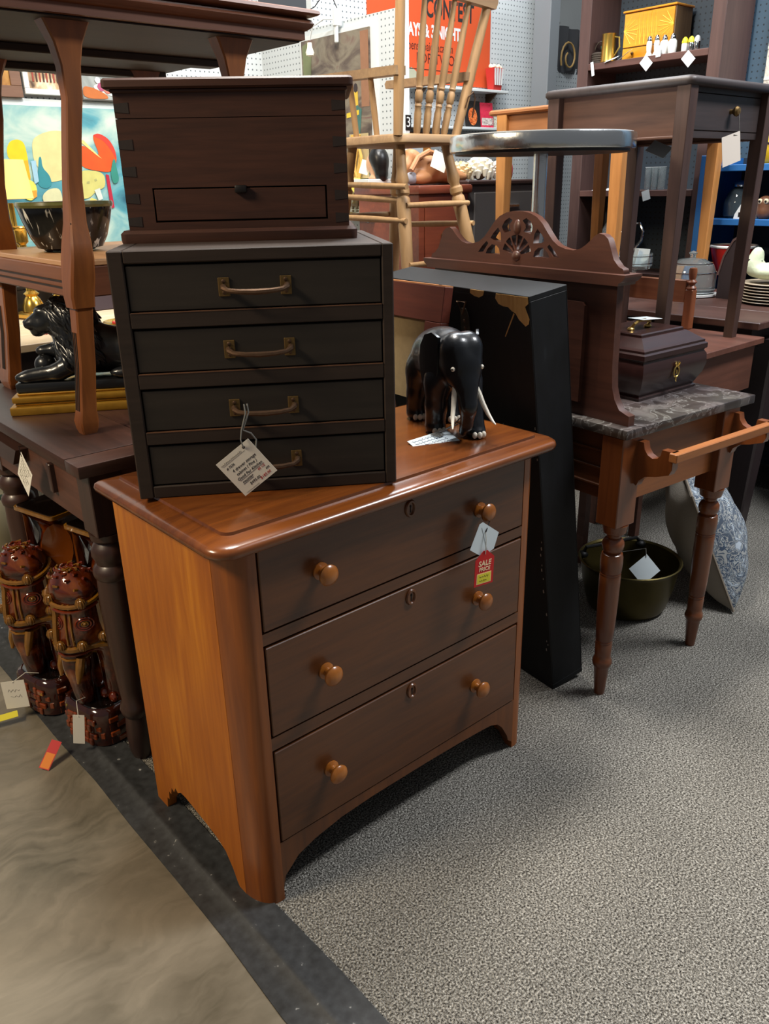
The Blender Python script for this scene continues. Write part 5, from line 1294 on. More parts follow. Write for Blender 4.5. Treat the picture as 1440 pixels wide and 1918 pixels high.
for y in (.05, .55):
    bm = nb(); prism(bm, [(.16, 0), (.16, -.10), (.15, -.10), (.03, -.005), (.03, 0)], y, y + .012, 'xz'); obj('bracket', bm, m_white, shf)
hs = thing('horse_figurine', 'small dark horse and rider figurine on the white partition shelf', 'figurine', (1.94, 2.075, 1.183))
H_ = [((0, 0, .045), (.012, .024, .012)), ((0, -.020, .060), (.007, .010, .014)), ((0, -.028, .078), (.006, .012, .007)), ((0, .002, .068), (.008, .009, .014)), ((0, .004, .086), (.007, .007, .008))]
for dy in (-.018, -.010, .014, .020): H_ += chain((0, dy, .04), (0, dy - .002, .004), .006, .004, 4)
obj('body', blob(H_, .004, 'horse'), plain('dark_bronze', '#5a4e3a', .4, .5), hs)
bm = nb(); box(bm, -.014, .014, -.032, .032, 0, .004, .001, 1); obj('base', bm, m_black, hs)
ys = thing('small_lampshade', 'small glowing yellow lampshade on the white partition shelf', 'lamp', (1.95, 2.16, 1.183))
bm = nb(); lathe(bm, [(.045, 0), (.05, .006), (.012, .014), (.010, .10)], seg=18); obj('base', bm, brass, ys)
bm = nb(); lathe(bm, [(.085, .10), (.075, .16), (.073, .16), (.083, .10)], seg=24, cap=False); obj('shade', bm, plain('yellow_shade', '#f4dc6a', .8, emit=1.0), ys)
wg = thing('mannequin_head', 'black haired mannequin head on the upper partition shelf', 'mannequin', (1.95, 1.915, 1.335))
u2s = thing('wall_shelf', 'upper white shelf on the partition below the black haired mannequin head', 'shelf', (1.86, 1.88, 1.317)); bm = nb(); box(bm, 0, .17, 0, .42, 0, .018, .002, 1); obj('board', bm, m_white, u2s)
for y in (.05, .35):
    bm = nb(); prism(bm, [(.16, 0), (.16, -.08), (.15, -.08), (.03, -.005), (.03, 0)], y, y + .012, 'xz'); obj('bracket', bm, m_white, u2s)
obj('head', blob([((0, .02, .075), (.034, .036, .045)), ((-.004, .045, .06), (.022, .02, .03)), ((0, .02, .02), (.020, .020, .03)), ((0, .018, .004), (.034, .034, .010))], .008, 'head'), plain('doll_skin', '#c89a78', .5), wg)
obj('hair', blob([((0, .0, .088), (.042, .044, .046)), ((.0, -.018, .05), (.034, .030, .05)), ((.0, -.022, .012), (.026, .022, .025))], .008, 'hair'), plain('black_hair', '#0e0d0e', .35), wg)
rp = thing('rope_hank', 'hank of golden yellow rope hanging on the partition', 'rope', (1.975, 2.10, 1.34))
for k in range(5):
    bm = nb(); tube(bm, [(.0 + .006 * (k % 2), -.03 + k * .015 + .01 * math.sin(j * 1.3 + k), .185 - j * .03) for j in range(7)], .007, 7); obj('strand', bm, plain('yellow_rope', '#c8a050', .8, noise=.3, nscale=90), rp)
bm = nb(); box(bm, .022, .028, -.06, .07, .0, .19); obj('backing_card', bm, plain('kraft', '#b0a078', .8), rp)
loose_tag('white card with an orange tie hanging beside the mannequin head', (1.93, 1.985, 1.385), (.7, -.7, -.3), (.2, .1, 1), .020, .030, m_paper)
# ---------------------------------------------------------------- poster wall
po = thing('poster', 'large orange contest poster pinned on the white pegboard behind the high chair', 'poster', (2.40, 2.498, 1.815))
m_or = plain('poster_orange', '#c44f28', .5, noise=.06, nscale=4)
bm = nb(); box(bm, 0, .915, -.003, 0, 0, .72); obj('sheet', bm, m_or, po)
def ptext(s, size, m, x, z, sx=1., bold=0.):
    me = text_mesh(s, size, bold=bold, align='LEFT'); me.transform(M.Translation((x, -.0036, z)) @ M.Rotation(PI / 2, 4, 'X') @ M.Diagonal((sx, 1, 1, 1))); obj('lettering', me, m, po)
ptext('CONTEST', .125, m_ink, .405, .35, .66, .003)
ptext('DAYS & 3 NIGHTS', .082, m_white, .235, .243, .70, .003)
ptext('expense paid vacation', .062, plain('poster_brown', '#4a1c10', .6), .235, .172, .69)
ptext('FOR TWO', .070, plain('poster_brown', '#4a1c10', .6), .335, .115, .9)
bm = nb(); box(bm, .22, .80, -.0038, -.003, .062, .066); obj('rule', bm, plain('poster_brown', '#4a1c10', .6), po)
bm = nb(); prism(bm, [(.0, .0), (.40, .0), (.36, .03), (.33, .055), (.30, .07), (.26, .05), (.2, .03)], -.0038, -.003, 'xz'); obj('hill_print', bm, plain('poster_grey', '#9a9a84', .6), po)
for nm, lab, x0, x1, z in (('wall_shelf', 'white shelf on the pegboard below the orange poster', 2.62, 3.38, 1.782), ('wall_shelf', 'lower white shelf of magazines on the pegboard behind the high chair', 2.50, 3.45, 1.588)):
    t = thing(nm, lab, 'shelf', (x0, 2.40, z)); bm = nb(); box(bm, 0, x1 - x0, 0, .10, 0, .014, .002, 1); obj('board', bm, m_white, t)
    for x in (.1, x1 - x0 - .1):
        bm = nb(); prism(bm, [(.09, 0), (.09, -.06), (.08, -.06), (.01, -.004), (.01, 0)], x, x + .01, 'yz'); obj('bracket', bm, m_iron, t)
pc = thing('popcorn_carton', 'red and white striped popcorn carton on the shelf beside the poster', 'carton', (3.305, 2.445, 1.796))
bm = nb(); loft(bm, [rect(-o, o, -o * .7, o * .7, z_) for o, z_ in ((.032, 0), (.045, .115))]); pcb = obj('carton', bm, plain('carton_red', '#b8322c', .5), pc)
for k in range(4):
    bm = nb(); prism(bm, [(-.029 + k * .017, .028), (-.022 + k * .017, .028), (-.025 + k * .0215, .113), (-.037 + k * .0215, .113)], -.0335 - .0005, -.028, 'xz'); obj('stripe', bm, m_white, pcb)
for k in range(9):
    bm = nb(); sph(bm, (-.034 + (k % 5) * .017, -.01 + .012 * (k // 5), .118 + .006 * (k % 2)), .012, 8, 6); obj('popcorn', bm, plain('popcorn', '#e8ddc0', .8), pc)
for x0, x1, z1, cols, nm, lab in ((3.055, 3.175, .135, ['#101010', '#1c1816', '#141210'], 'magazine', 'black magazine with an orange face on the lower pegboard shelf'), (3.182, 3.285, .130, ['#c01c3c', '#d0304c', '#a81830'], 'magazine', 'crimson magazine on the lower pegboard shelf'), (2.785, 2.87, .13, ['#6a6c70', '#b4b6b8', '#3c3e42'], 'packet', 'silver packet lettered CAT on the lower pegboard shelf')):
    t = thing(nm, lab, nm, mat=M.Translation((x0, 2.43, 1.602)) @ M.Rotation(-.12, 4, 'X')); bm = nb(); box(bm, 0, x1 - x0, -.006, 0, 0, z1); obj('cover', bm, paint_mat('print_' + cols[0], cols, 20), t)
    if 'orange' in lab:
        bm = nb(); prism(bm, [(.058 + .036 * math.cos(a), .055 + .046 * math.sin(a)) for a in [i * PI / 8 for i in range(16)]], -.0068, -.006, 'xz'); obj('print', bm, paint_mat('fire_print', ['#3a1408', '#c85a20', '#e8a060'], 60), t)
    if 'crimson' in lab:
        bm = nb(); box(bm, .005, .098, -.0068, -.006, .012, .05); obj('print', bm, paint_mat('grey_print', ['#303030', '#c8b8b0', '#e8e0d8'], 60), t)
    if 'CAT' in lab:
        me = text_mesh('CAT', .038); me.transform(M.Translation(((x1 - x0) / 2, -.0068, .10)) @ M.Rotation(PI / 2, 4, 'X')); obj('lettering', me, m_white, t)
jr = thing('jar', 'small jar with a yellow lid on the lower pegboard shelf', 'jar', (3.335, 2.45, 1.602)); bm = nb(); lathe(bm, [(.022, 0), (.026, .005), (.026, .07), (.020, .078)], seg=16); obj('body', bm, paint_mat('jar_print', ['#4a5038', '#c8c8b8', '#7a7a60'], 50), jr); bm = nb(); lathe(bm, [(.022, .078), (.022, .095), (.0, .096)], seg=16); obj('lid', bm, plain('jar_lid', '#c8b45a', .5), jr)
np_ = thing('notice_board', 'orange wooden board with white notices behind the high chair', 'board', (2.56, 2.49, 1.05)); bm = nb(); box(bm, 0, .26, -.02, 0, 0, .52); obj('board', bm, wood('orange_board', '#a8682a', '#cc8a3e', 'z', rough=.5), np_)
for z in (.36, .22):
    bm = nb(); box(bm, .09, .20, -.0215, -.02, z, z + .12); n_ = obj('notice', bm, m_paper_blue, np_)
# ---------------------------------------------------------------- tall chests behind the chair, dolls on top
tc_ = thing('tall_chest', 'reddish mahogany tall chest behind the high chair legs', 'chest', (1.90, 1.60, 0))
m_tc = wood('tall_mahogany', '#5a281c', '#86442c', 'x', rough=.35, coat=.2, fine=60)
bm = nb(); box(bm, 0, .30, .0, .40, .04, 1.27, .003, 1); obj('body', bm, m_tc, tc_); bm = nb(); box(bm, -.02, .31, -.02, .41, 1.27, 1.305, .008, 2); obj('top', bm, m_tc, tc_)
for z in (.10, .40, .70, .98):
    bm = nb(); box(bm, .03, .24, -.008, .0, z, z + .25, .004, 1); dr = obj('drawer', bm, m_tc, tc_)
    bm = nb(); sph(bm, (.135, -.018, z + .12), .014, 10, 8); obj('knob', bm, m_brass_old, dr)
mc = thing('metal_cabinet', 'grey steel cabinet behind the chrome pedestal pole', 'cabinet', (2.225, 1.62, 0))
m_gs = plain('grey_steel', '#5c5a5a', .45, .3, noise=.12, nscale=5)
bm = nb(); box(bm, 0, .55, 0, .40, 0, 1.30, .004, 1); obj('body', bm, m_gs, mc); bm = nb(); box(bm, -.02, .57, -.015, .41, 1.30, 1.322, .006, 1); obj('top', bm, plain('dark_brown_top', '#33221e', .5), mc)
for z in (.05, .36, .67, .98):
    bm = nb(); box(bm, .03, .53, -.010, 0, z, z + .29, .004, 1); dr = obj('drawer', bm, m_gs, mc)
    bm = nb(); box(bm, .23, .33, -.022, -.010, z + .22, z + .235, .003, 1); obj('handle', bm, chrome, dr)
skin = plain('tan_leather', '#a8764e', .5, noise=.2, nscale=12)
bd = thing('leather_doll', 'tan leather bodied doll lying on the tall mahogany chest', 'doll', (2.04, 1.74, 1.305))
obj('body', blob([((.02, 0, .06), (.075, .05, .055)), ((.10, .0, .065), (.07, .05, .055)), ((.17, 0, .05), (.05, .045, .045)), ((-.04, 0, .11), (.05, .04, .03), (0, .6, 0)), ((-.085, 0, .075), (.03, .03, .035)), ((.22, -.02, .03), (.05, .03, .025)), ((-.03, -.03, .03), (.05, .03, .025))], .011, 'doll'), skin, bd)
bm = nb(); tube(bm, [(-.10, -.05, .06), (-.06, -.05, .11), (0, -.055, .135), (.06, -.05, .12)], .012, 8); obj('strap', bm, skin, bd)
bm = nb(); sph(bm, (-.08, -.03, .03), (.035, .02, .025), 12, 8); obj('cloth', bm, plain('grey_cloth', '#8c8c94', .9, noise=.4, nscale=30), bd)
loose_tag('white card on the tan leather doll', (2.075, 1.655, 1.40), (.85, -.2, -.35), (.35, 0, .9), .038, .036, m_paper)
def fluffy(name, label, loc, r, col, n=40):
    t = thing(name, label, 'doll', loc); bm = nb(); sph(bm, (0, 0, r * .8), (r * .7, r * .7, r * .8), 14, 10); obj('head', bm, plain('doll_skin', '#c89a78', .5), t)
    for k in range(n):
        a = k * 2.399; h = 1 - 1.5 * k / n; q = math.sqrt(max(0, 1 - h * h)); base = V((q * math.cos(a), q * math.sin(a), h)) * r * .75 + V((0, 0, r * .85))
        bm = nb(); tube(bm, [base, base + V((math.cos(a) * r * .3, math.sin(a) * r * .3, -.1 * r)), base + V((math.cos(a) * r * .2, math.sin(a) * r * .2, -.55 * r))], [.014, .017, .008], 6); obj('curl', bm, plain('hair_' + col, col, .8, noise=.2, nscale=80), t, smooth=60)
    return t
fluffy('doll_head', 'white haired doll head on the grey steel cabinet', (2.49, 1.80, 1.322), .060, '#d8d2c0')
fluffy('doll_head', 'sandy haired doll head at the left end of the steel cabinet', (2.335, 1.78, 1.322), .045, '#c8ae84', 30)
fluffy('doll_head', 'grey haired doll head near the red stocking on the steel cabinet', (2.655, 1.82, 1.322), .048, '#b8aea0', 30)
rs = thing('red_stocking', 'small crimson stocking on the grey steel cabinet', 'stocking', (2.585, 1.70, 1.322)); obj('body', blob([((0, 0, .04), (.022, .018, .045)), ((-.02, 0, .016), (.03, .018, .016))], .008, 'stocking'), plain('crimson_felt', '#a01830', .9), rs)
# ---------------------------------------------------------------- far booth beyond the column
bm = nb(); box(bm, 3.90, 4.00, 2.74, 2.80, 0, 3.2, .003, 1); structure(obj('trim_5', bm, m_white))
bm = nb(); box(bm, 3.86, 4.45, 2.70, 2.735, 0, 2.0); structure(obj('wall_booth', bm, pw_x))
bn = thing('banner', 'dark grey cloth banner with a gold spiral hung from a corner', 'banner', (4.17, 2.69, 1.97))
bm = nb(); rr_ = []
for i in range(9):
    u = i / 8; rr_.append([V((u * .26, .02 * math.sin(u * 14), .27 - .02 * u)), V((u * .26, .02 * math.sin(u * 14) + .004, .27 - .02 * u)), V((u * .26, .012 * math.sin(u * 9) + .004, .0)), V((u * .26, .012 * math.sin(u * 9), .0))])
loft(bm, rr_); obj('cloth', bm, plain('charcoal_cloth', '#4a4a4c', .9), bn)
bm = nb(); tube(bm, [(.10 + (.028 + .008 * t) * math.cos(t * 1.05 + 2.2) , -.028, .085 + (.03 + .0105 * t) * math.sin(t * 1.05 + 2.2)) for t in [i * .35 for i in range(22)]], .006, 6); obj('spiral', bm, plain('gold_print', '#c8a060', .5), bn)
bm = nb(); sph(bm, (.0, .0, .275), .014, 10, 8); obj('knot', bm, m_black, bn)
fp2 = thing('wall_panel', 'pale weathered board hanging behind the dark banner', 'board', (4.0, 3.26, 2.05)); bm = nb(); box(bm, 0, .9, 0, .03, 0, .55); obj('board', bm, plain('weathered', '#a8a49a', .8, noise=.25, nscale=6), fp2)
for z in (.18, .36):
    bm = nb(); box(bm, 0, .9, -.004, 0, z, z + .006); obj('seam', bm, m_iron, fp2)
# ---------------------------------------------------------------- tall display shelves along the right wall
m_dsw = wood('display_frame', '#3a2826', '#563f3a', 'z', rough=.55, fine=60)
ds = thing('display_shelves', 'tall brown open shelf unit of glass and china against the blue pegboard', 'shelves', (3.0, 1.0, 0))
for y in (.585, -.085):
    bm = nb(); box(bm, 0, .24, y, y + .06, 0, 2.5, .002, 1); obj('upright', bm, m_dsw, ds)
for z in (.45, .86, 1.235, 1.795, 2.3):
    bm = nb(); box(bm, 0, .24, -.025, .585, z, z + .028, .002, 1); obj('shelf_board', bm, wood('display_shelf', '#452e28', '#644640', 'y', rough=.5, fine=60), ds)
bm = nb(); box(bm, .235, .245, -.03, .59, 0, 2.5); obj('back_panel', bm, pegboard('y', '#2f3b46', '#151b21'), ds)
ob_ = thing('carved_cabinet', 'small amber cabinet with carved sunburst doors on the top shelf', 'cabinet', (3.065, 1.185, 1.823))
am = wood('amber_wood', '#c07a14', '#eaa52a', 'y', rough=.3, coat=.4, fine=60)
bm = nb(); box(bm, .004, .14, 0, .26, 0, .195, .002, 1); obj('body', bm, wood('amber_side', '#5a4630', '#7c6448', 'z', rough=.5), ob_)
bm = nb(); box(bm, -.008, .145, -.006, .266, .195, .203, .002, 1); obj('top', bm, am, ob_)
bm = nb(); box(bm, -.004, .004, .004, .256, .055, .19, .001, 1); dd = obj('door', bm, am, ob_)
lt_am = plain('amber_line', '#ffc94a', .4)
for s, y0 in ((1, .004), (-1, .256)):
    for k in range(7):
        a = math.radians(-60 + k * 20); bm = nb(); tube(bm, [(-.0045, y0, .122), (-.0045, y0 + s * .075 * math.cos(a), .122 + .062 * math.sin(a))], .0013, 4); obj('ray', bm, lt_am, dd)
for k in range(5):
    yk = .085 + k * .021
    bm = nb(); tube(bm, [(-.0045, yk, .06), (-.0045, yk + .011, .187), (-.0045, yk + .021, .06)], .0013, 4); obj('ray', bm, lt_am, dd)
bm = nb(); box(bm, -.004, .004, .004, .256, .006, .05, .001, 1); dr = obj('drawer', bm, am, ob_); bm = nb(); sph(bm, (-.010, .20, .028), .007, 8, 6); obj('knob', bm, m_brass_old, dr)
cup = thing('brass_tankard', 'brass tankard with a handle on the top shelf', 'tankard', (3.045, 1.508, 1.823)); bm = nb(); lathe(bm, [(.034, 0), (.036, .004), (.034, .012), (.031, .115), (.033, .12), (.030, .12), (.028, .01), (0, .008)], seg=22, cap=False); obj('body', bm, plain('pale_brass', '#b49a4e', .3, .9), cup); bm = nb(); tube(bm, [(0, -.030, .105), (0, -.055, .10), (0, -.06, .06), (0, -.034, .025)], .004, 6); obj('handle', bm, plain('pale_brass', '#b49a4e', .3, .9), cup)
bsk = thing('wicker_basket', 'little dark wicker basket with a hoop handle on the top shelf', 'basket', (3.05, 1.555, 1.823))
for k in range(5):
    bm = nb(); tube(bm, [(.034 * math.cos(a), .036 * math.sin(a), .006 + k * .009) for a in [i * PI / 8 for i in range(16)]], .0055, 6, True); obj('coil', bm, plain('wicker', '#3c342c', .8), bsk)
bm = nb(); tube(bm, [(0, .034 * math.cos(a), .045 + .05 * math.sin(a)) for a in [i * PI / 8 for i in range(9)]], .003, 6); obj('handle', bm, plain('wicker', '#3c342c', .8), bsk)
for k in range(6):
    bm = nb(); tube(bm, [(0, -.01, .045), (.012 * math.cos(k), -.02 + .014 * math.sin(k), .075), (.02 * math.cos(k), -.02 + .022 * math.sin(k), .07)], [.002, .004, .001], 5); obj('leaf', bm, plain('herb', '#3e6048', .8), bsk)
china = plain('china', '#dfe2e0', .25); capm = plain('steel_cap', '#aab0b4', .15, 1.)
wh = [(1.284, 'white ceramic boot shaped shaker, first from the amber cabinet', .085, 0), (1.246, 'white waisted salt shaker with a steel cap, second of the row', .085, 0), (1.208, 'stout white salt shaker with a hanging tag', .078, 1), (1.168, 'stout white pepper shaker beside the tagged one', .078, 1)]
for i, (y, lab, h_, k) in enumerate(wh):
    t = thing('salt_shaker', lab, 'shaker', (3.035, y, 1.823), 0, 'shakers on the top shelf')
    pr_ = [(.014, 0), (.018, .003), (.010, .018), (.012, .03), (.0135, .05), (.011, .062)] if not k else [(.016, 0), (.018, .004), (.0195, .03), (.018, .05), (.012, .058)]
    bm = nb(); lathe(bm, pr_, seg=16); obj('body', bm, china, t)
    z0 = pr_[-1][1]; bm = nb(); lathe(bm, [(.0115, z0), (.012, z0 + .006), (.010, z0 + .014), (.006, z0 + .02), (0, z0 + .021)], seg=14); obj('cap', bm, capm, t)
for y, c, lab in ((1.108, '#d8cc2a', 'small white shaker with a yellow dome lid'), (1.078, '#d0c838', 'small grey shaker with a yellow dome lid'), (1.050, '#b8bcc0', 'small silver topped shaker at the end of the row')):
    t = thing('salt_shaker', lab, 'shaker', (3.035, y, 1.823), 0, 'shakers on the top shelf'); bm = nb(); lathe(bm, [(.012, 0), (.014, .003), (.0135, .03), (.012, .034)], seg=14); obj('body', bm, china if 'white' in lab else capm, t); bm = nb(); lathe(bm, [(.0135, .034), (.0135, .042), (.010, .052), (.004, .058), (0, .059)], seg=14); obj('cap', bm, plain('lid_' + c, c, .4), t)
def shelf_tag(lab, y, z, hw=.022, hh=.026, rot=.8, x=2.995, flat=False):
    mt = yz_frame(x, y, z) @ M.Rotation(rot, 4, 'Z') @ M.Rotation(-1.2 if flat else 0, 4, 'X'); return card('price_tag', lab, mt, hw, hh, m_paper_blue)
shelf_tag('white diamond card hanging below the boot shaped shaker', 1.268, 1.795); shelf_tag('white diamond card hanging below the yellow topped shakers', 1.062, 1.79); shelf_tag('upright white card in front of the stout shaker', 1.212, 1.835, .012, .022, .1); shelf_tag('white card hanging in front of the wicker basket', 1.555, 1.80, .008, .03, .2); shelf_tag('white card lying in front of the brass tankard', 1.462, 1.832, .03, .02, .2, 3.01, True); shelf_tag('grey card leaning on the amber cabinet', 1.398, 1.845, .03, .022, .5, 3.02, True)
glass = plain('clear_glass', '#e8f0f0', .03, trans=.9, ior=1.45)
silver = plain('silverware', '#b8bcbe', .15, 1.)
gb = thing('glass_wings', 'frosted glass winged ornament on the middle shelf behind the tables', 'ornament', (3.06, 1.37, 1.263))
for s in (1, -1):
    bm = nb(); prism(bm, [(0, .005), (s * .012, .005), (s * .030, .05), (s * .052, .13), (s * .040, .10), (s * .022, .06), (s * .004, .03)], -.003, .003, 'yz'); obj('wing', bm, plain('frosted', '#8ea0ac', .4, trans=.4), gb)
bm = nb(); lathe(bm, [(.03, 0), (.034, .006), (.02, .014), (.006, .02)], seg=18); obj('base', bm, glass, gb)
for k in range(3):
    y = 1.235 - k * .036
    t = thing('drinking_glass', ('clear tumbler beside the walnut table leg on the middle shelf', 'middle clear tumbler of three on the middle shelf', 'clear tumbler nearest the blue shelf unit')[k], 'glass', (3.05, y, 1.263), 0, 'tumblers on the middle shelf'); bm = nb(); lathe(bm, [(0, .004), (.013, 0), (.0155, .003), (.017, .10), (.0155, .10), (.013, .012), (0, .01)], seg=18, cap=False); obj('bowl', bm, glass, t)
    bm = nb(); tube(bm, [(.0172 * math.cos(a), .0172 * math.sin(a), .099) for a in [i * PI / 8 for i in range(16)]], .0008, 5, True); obj('rim', bm, china, t)
shelf_tag('white card dangling from the middle shelf by the tumblers', 1.205, 1.24, .02, .022, .3); shelf_tag('pale card lying on the middle shelf by the glass wings', 1.42, 1.268, .03, .02, .1, 3.02, True); shelf_tag('white card lying at the far end of the middle shelf', 1.50, 1.267, .025, .018, .1, 3.02, True)
cr = thing('glass_dome', 'tall cut glass covered dish with a finial seen between table legs', 'dish', (3.08, 1.40, .888))
bm = nb(); lathe(bm, [(.05, 0), (.055, .006), (.018, .02), (.02, .06), (.075, .09), (.09, .11), (.09, .15), (.075, .19), (.045, .24), (.02, .27), (.014, .285), (.024, .30), (.02, .325), (0, .335)], seg=12); obj('body', bm, glass, cr)
for k in range(6):
    a = k * PI / 3; bm = nb(); tube(bm, [(.092 * math.cos(a), .092 * math.sin(a), .115), (.076 * math.cos(a), .076 * math.sin(a), .19), (.022 * math.cos(a), .022 * math.sin(a), .272)], .003, 5); obj('facet', bm, silver, cr)
cs = thing('cake_stand', 'clear glass footed bowl of white cards beside a silver swan', 'stand', (2.66, 1.03, .86))
bm = nb(); lathe(bm, [(.05, 0), (.052, .005), (.014, .02), (.012, .06), (.02, .075), (.075, .085), (.085, .10), (.083, .15), (.079, .15), (.08, .10), (.02, .09), (0, .09)], seg=24, cap=False); obj('bowl', bm, glass, cs)
for z_ in (.11, .14):
    bm = nb(); tube(bm, [(.085 * math.cos(a), .085 * math.sin(a), z_) for a in [i * PI / 12 for i in range(24)]], .0018, 5, True); obj('band', bm, silver, cs)
for k in range(3):
    bm = nb(); box(bm, -.035, .035, -.001, .001, 0, .075, 0, 2, M.Translation((.01 * k - .01, .03 - .03 * k, .095)) @ M.Rotation(k * .8, 4, 'Z') @ M.Rotation(.2, 4, 'X')); obj('card', bm, m_paper_blue, cs)
sw = thing('swan_ornament', 'silver swan neck ornament behind the footed glass bowl', 'ornament', (2.84, 1.13, .86)); bm = nb(); tube(bm, [(0, .02, .14), (0, -.02, .19), (0, -.025, .23), (0, -.005, .265), (0, .02, .262), (0, .026, .24), (0, .022, .225)], [.010, .007, .006, .006, .006, .006, .003], 8); obj('neck', bm, silver, sw); bm = nb(); sph(bm, (0, .05, .11), (.03, .06, .04), 14, 10); obj('body', bm, silver, sw); bm = nb(); lathe(bm, [(.04, 0), (.042, .006), (.012, .02), (.012, .08)], (0, .05, 0), 16); obj('foot', bm, silver, sw)
t = loose_tag('white card standing on the dining table below the footed bowl', (2.52, 1.02, .895), (.6, -.75, .05), (.3, .2, .9), .04, .034, m_paper)
t = loose_tag('pale blue card lying low behind the walnut table legs', (2.24, .82, .885), (.6, -.75, .3), (.3, .2, .9), .035, .03, m_paper_blue)
# ---------------------------------------------------------------- blue shelf unit
m_bl = plain('blue_paint', '#1f5e9c', .45, noise=.15, nscale=8)
bs_ = thing('blue_shelves', 'bright blue painted shelf unit at the right edge', 'shelves', (2.91, .225, 0))
for y in (.63, 0):
    bm = nb(); box(bm, 0, .04, y, y + .045, 0, 1.40, .002, 1); obj('post', bm, m_bl, bs_); bm = nb(); box(bm, .04, .32, y + .012, y + .034, 0, 1.39); obj('side_panel', bm, m_bl, bs_)
for z in (.25, .64, 1.12, 1.335):
    bm = nb(); box(bm, .004, .32, .03, .645, z, z + .026, .002, 1); obj('shelf_board', bm, m_bl, bs_)
bm = nb(); box(bm, .315, .325, .03, .645, .1, 1.39); obj('back_panel', bm, plain('navy_back', '#1c2c3c', .6), bs_)
gj = thing('glass_jug', 'clear glass lidded jug on the blue shelf', 'jug', (3.02, .765, 1.146)); bm = nb(); lathe(bm, [(.045, 0), (.055, .01), (.06, .06), (.045, .10), (.03, .12)], seg=20); obj('body', bm, plain('smoke_glass', '#5a6a74', .05, trans=.6), gj); bm = nb(); sph(bm, (0, 0, .135), (.03, .03, .018), 14, 8); obj('lid', bm, silver, gj); bm = nb(); tube(bm, [(0, -.045, .10), (-.0, -.085, .09), (0, -.08, .03), (0, -.055, .02)], .005, 6); obj('handle', bm, silver, gj)
cd_ = thing('ceramic_house', 'white ceramic cottage ornament on the blue shelf', 'ornament', (2.97, .70, 1.146)); bm = nb(); prism(bm, [(-.04, 0), (.04, 0), (.035, .02), (.012, .06), (-.012, .06), (-.035, .02)], -.025, .025, 'yz'); obj('body', bm, china, cd_)
for k in range(3):
    bm = nb(); box(bm, -.0265, -.025, -.025 + k * .018, -.017 + k * .018, .008, .026); obj('window', bm, m_dark_gap, cd_)
ow = thing('owl_ornament', 'brown and white owl ornament at the right edge of the blue shelf', 'ornament', (2.97, .62, 1.146)); obj('body', blob([((0, 0, .03), (.03, .032, .035)), ((0, 0, .068), (.026, .03, .024))], .008, 'owl'), plain('owl_brown', '#6a4632', .4, noise=.4, nscale=50), ow)
for s in (1, -1):
    bm = nb(); sph(bm, (-.024, s * .013, .07), (.006, .011, .011), 12, 8); e = obj('eye', bm, plain('owl_cream', '#d8c8a8', .4), ow); bm = nb(); sph(bm, (-.030, s * .013, .07), (.003, .005, .005), 8, 6); obj('pupil', bm, m_black, e)
yv = thing('yellow_vase', 'mustard yellow vase on top of the blue shelf at the right edge', 'vase', (2.98, .63, 1.361)); bm = nb(); lathe(bm, [(.04, 0), (.05, .01), (.06, .06), (.05, .11), (.035, .13), (.04, .14)], seg=20); obj('body', bm, plain('mustard', '#b89a24', .3, noise=.2, nscale=15), yv); bm = nb(); tube(bm, [(-.058, -.02, .07), (-.06, .0, .08), (-.058, .02, .07)], .004, 6); obj('relief', bm, m_dark_gap, yv)
rb = thing('red_bowl', 'red and white enamel bowl on a lower blue shelf', 'bowl', (3.0, .745, .90)); bm = nb(); lathe(bm, [(.05, .0), (.055, .01), (.08, .06), (.095, .11), (.098, .13), (.09, .13), (.075, .06), (0, .02)], seg=26, cap=False); obj('body', bm, plain('enamel_red', '#a82420', .25), rb); bm = nb(); tube(bm, [(.097 * math.cos(a), .097 * math.sin(a), .13) for a in [i * PI / 12 for i in range(24)]], .006, 6, True); obj('rim', bm, china, rb); bm = nb(); lathe(bm, [(.05, -.159), (.05, 0)], seg=16); obj('pedestal', bm, plain('navy_back', '#1c2c3c', .6), rb)
wb = thing('dark_box', 'flat dark wooden box on the lowest visible blue shelf', 'box', (2.93, .66, .666)); bm = nb(); box(bm, 0, .2, 0, .15, .012, .075, .004, 1); obj('body', bm, wood('box_dark', '#2a2626', '#403838', 'y', rough=.5), wb)
for x in (.01, .17):
    for y in (.01, .12):
        bm = nb(); box(bm, x, x + .02, y, y + .02, 0, .012); obj('foot', bm, m_black, wb)
gbw = thing('glass_bowl', 'large pressed glass bowl on the lowest visible blue shelf', 'bowl', (3.0, .50, .666)); bm = nb(); lathe(bm, [(.06, 0), (.08, .01), (.11, .07), (.115, .12), (.11, .12), (.10, .07), (0, .02)], seg=16, cap=False); obj('body', bm, plain('pressed_glass', '#8e9aa0', .12, trans=.4, bump=.8, nscale=60), gbw)
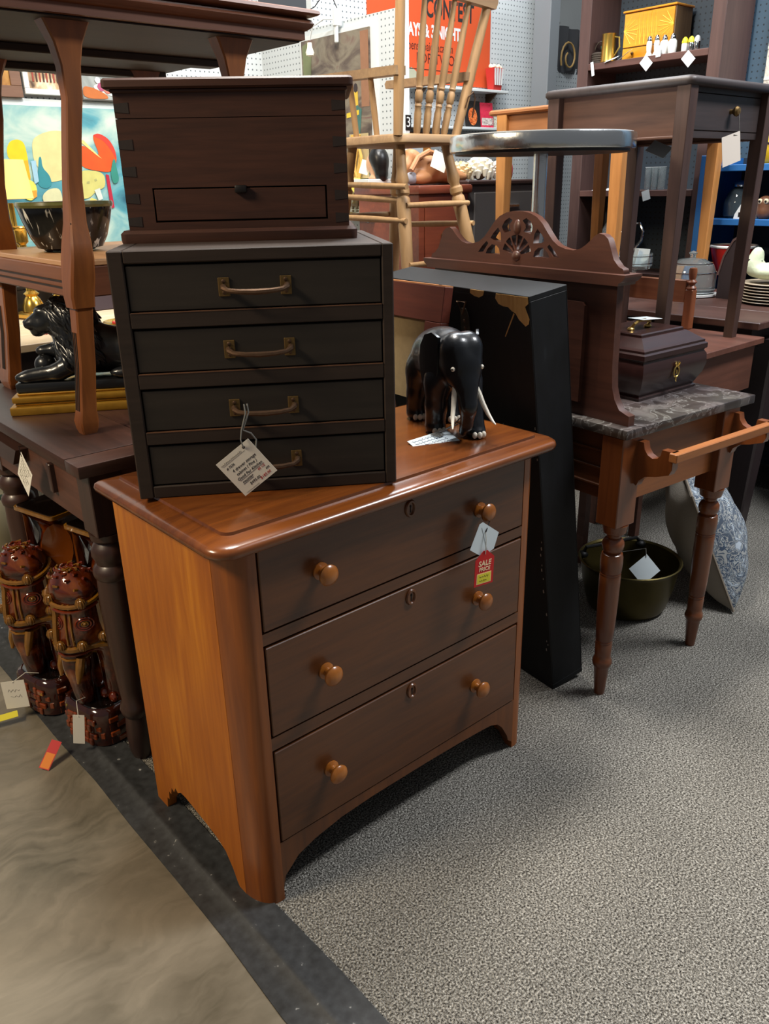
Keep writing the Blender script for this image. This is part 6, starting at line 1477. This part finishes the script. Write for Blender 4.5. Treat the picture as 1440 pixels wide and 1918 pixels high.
# ---------------------------------------------------------------- clutter on the dining table
cdm = thing('cake_dome', 'clear glass cake dome behind the turned finial', 'dome', (2.60, .715, .86)); bm = nb(); lathe(bm, [(.10, .012), (.10, .09), (.085, .125), (.05, .145), (.012, .15), (.012, .16), (.018, .17), (0, .178)], seg=28); obj('dome', bm, glass, cdm); bm = nb(); lathe(bm, [(.06, 0), (.11, .004), (.112, .012), (.0, .012)], seg=28); obj('plate', bm, china, cdm)
for k, (z_, r_2) in enumerate(((.02, .101), (.095, .1), (.13, .08))):
    bm = nb(); tube(bm, [(r_2 * math.cos(a), r_2 * math.sin(a), z_) for a in [i * PI / 14 for i in range(28)]], .002, 5, True); obj('band', bm, silver, cdm)
am_ = thing('arched_panel', 'dark arched wooden panel standing on the dining table', 'panel', (2.60, .545, .86)); bm = nb(); prism(bm, [(-.05, 0), (.045, 0), (.045, .09), (.03, .16), (.0, .22), (-.04, .25), (-.05, .25)], -.01, .01, 'yz'); obj('board', bm, m_dtl, am_); bm = nb(); prism(bm, [(.045, .09), (.03, .16), (0, .22), (-.04, .25), (-.04, .257), (.005, .227), (.037, .163), (.052, .09)], -.013, .013, 'yz'); obj('edge', bm, m_dsw, am_)
pt = thing('plate_stack', 'stack of cream plates at the right edge of the dining table', 'plates', (2.60, .36, .86))
for k in range(7):
    bm = nb(); lathe(bm, [(.07, k * .011), (.115, k * .011 + .006), (.125, k * .011 + .010), (.123, k * .011 + .012), (.07, k * .011 + .006), (0, k * .011 + .006)], seg=30); obj('plate', bm, plain('cream_plate', '#a89a84', .35, noise=.15, nscale=8), pt)
cb = thing('crumpled_cloth', 'crumpled pale green cloth bundle on top of the cream plates', 'cloth', (2.59, .39, .945)); obj('bundle', blob([((0, 0, .03), (.07, .06, .03)), ((-.03, .05, .055), (.035, .03, .035)), ((-.02, .045, .09), (.028, .022, .03)), ((.03, -.03, .04), (.05, .05, .025))], .011, 'cloth'), plain('pale_green_cloth', '#b8c0a4', .9, bump=.8, nscale=40), cb)
bm = nb(); tube(bm, [(-.06, .06, .075), (-.03, .02, .07), (0, .03, .068)], .003, 5); obj('tie', bm, m_black, cb)
dk = thing('dark_block', 'near black block at the right edge behind the dining table', 'cabinet', (2.62, -.16, 0)); bm = nb(); box(bm, 0, .5, 0, .28, 0, 1.14, .004, 1); obj('body', bm, plain('near_black', '#16161c', .5), dk); bm = nb(); box(bm, -.01, .51, -.01, .29, 1.14, 1.16, .004, 1); obj('top', bm, plain('near_black', '#16161c', .5), dk)  # plain near-black block filling the dark right edge
lc = thing('lace_panel', 'cream lace panel hanging on the blue pegboard at top right', 'lace', (3.245, .835, 1.62)); bm = nb(); box(bm, 0, .012, -.25, 0, 0, .48); obj('panel', bm, paint_mat('lace', ['#9a968a', '#d8d4c8', '#e8e4da'], 40), lc)
for z in (.08, .2, .32, .44):
    bm = nb(); box(bm, -.003, 0, -.25, 0, z, z + .01); obj('band', bm, m_paper, lc)
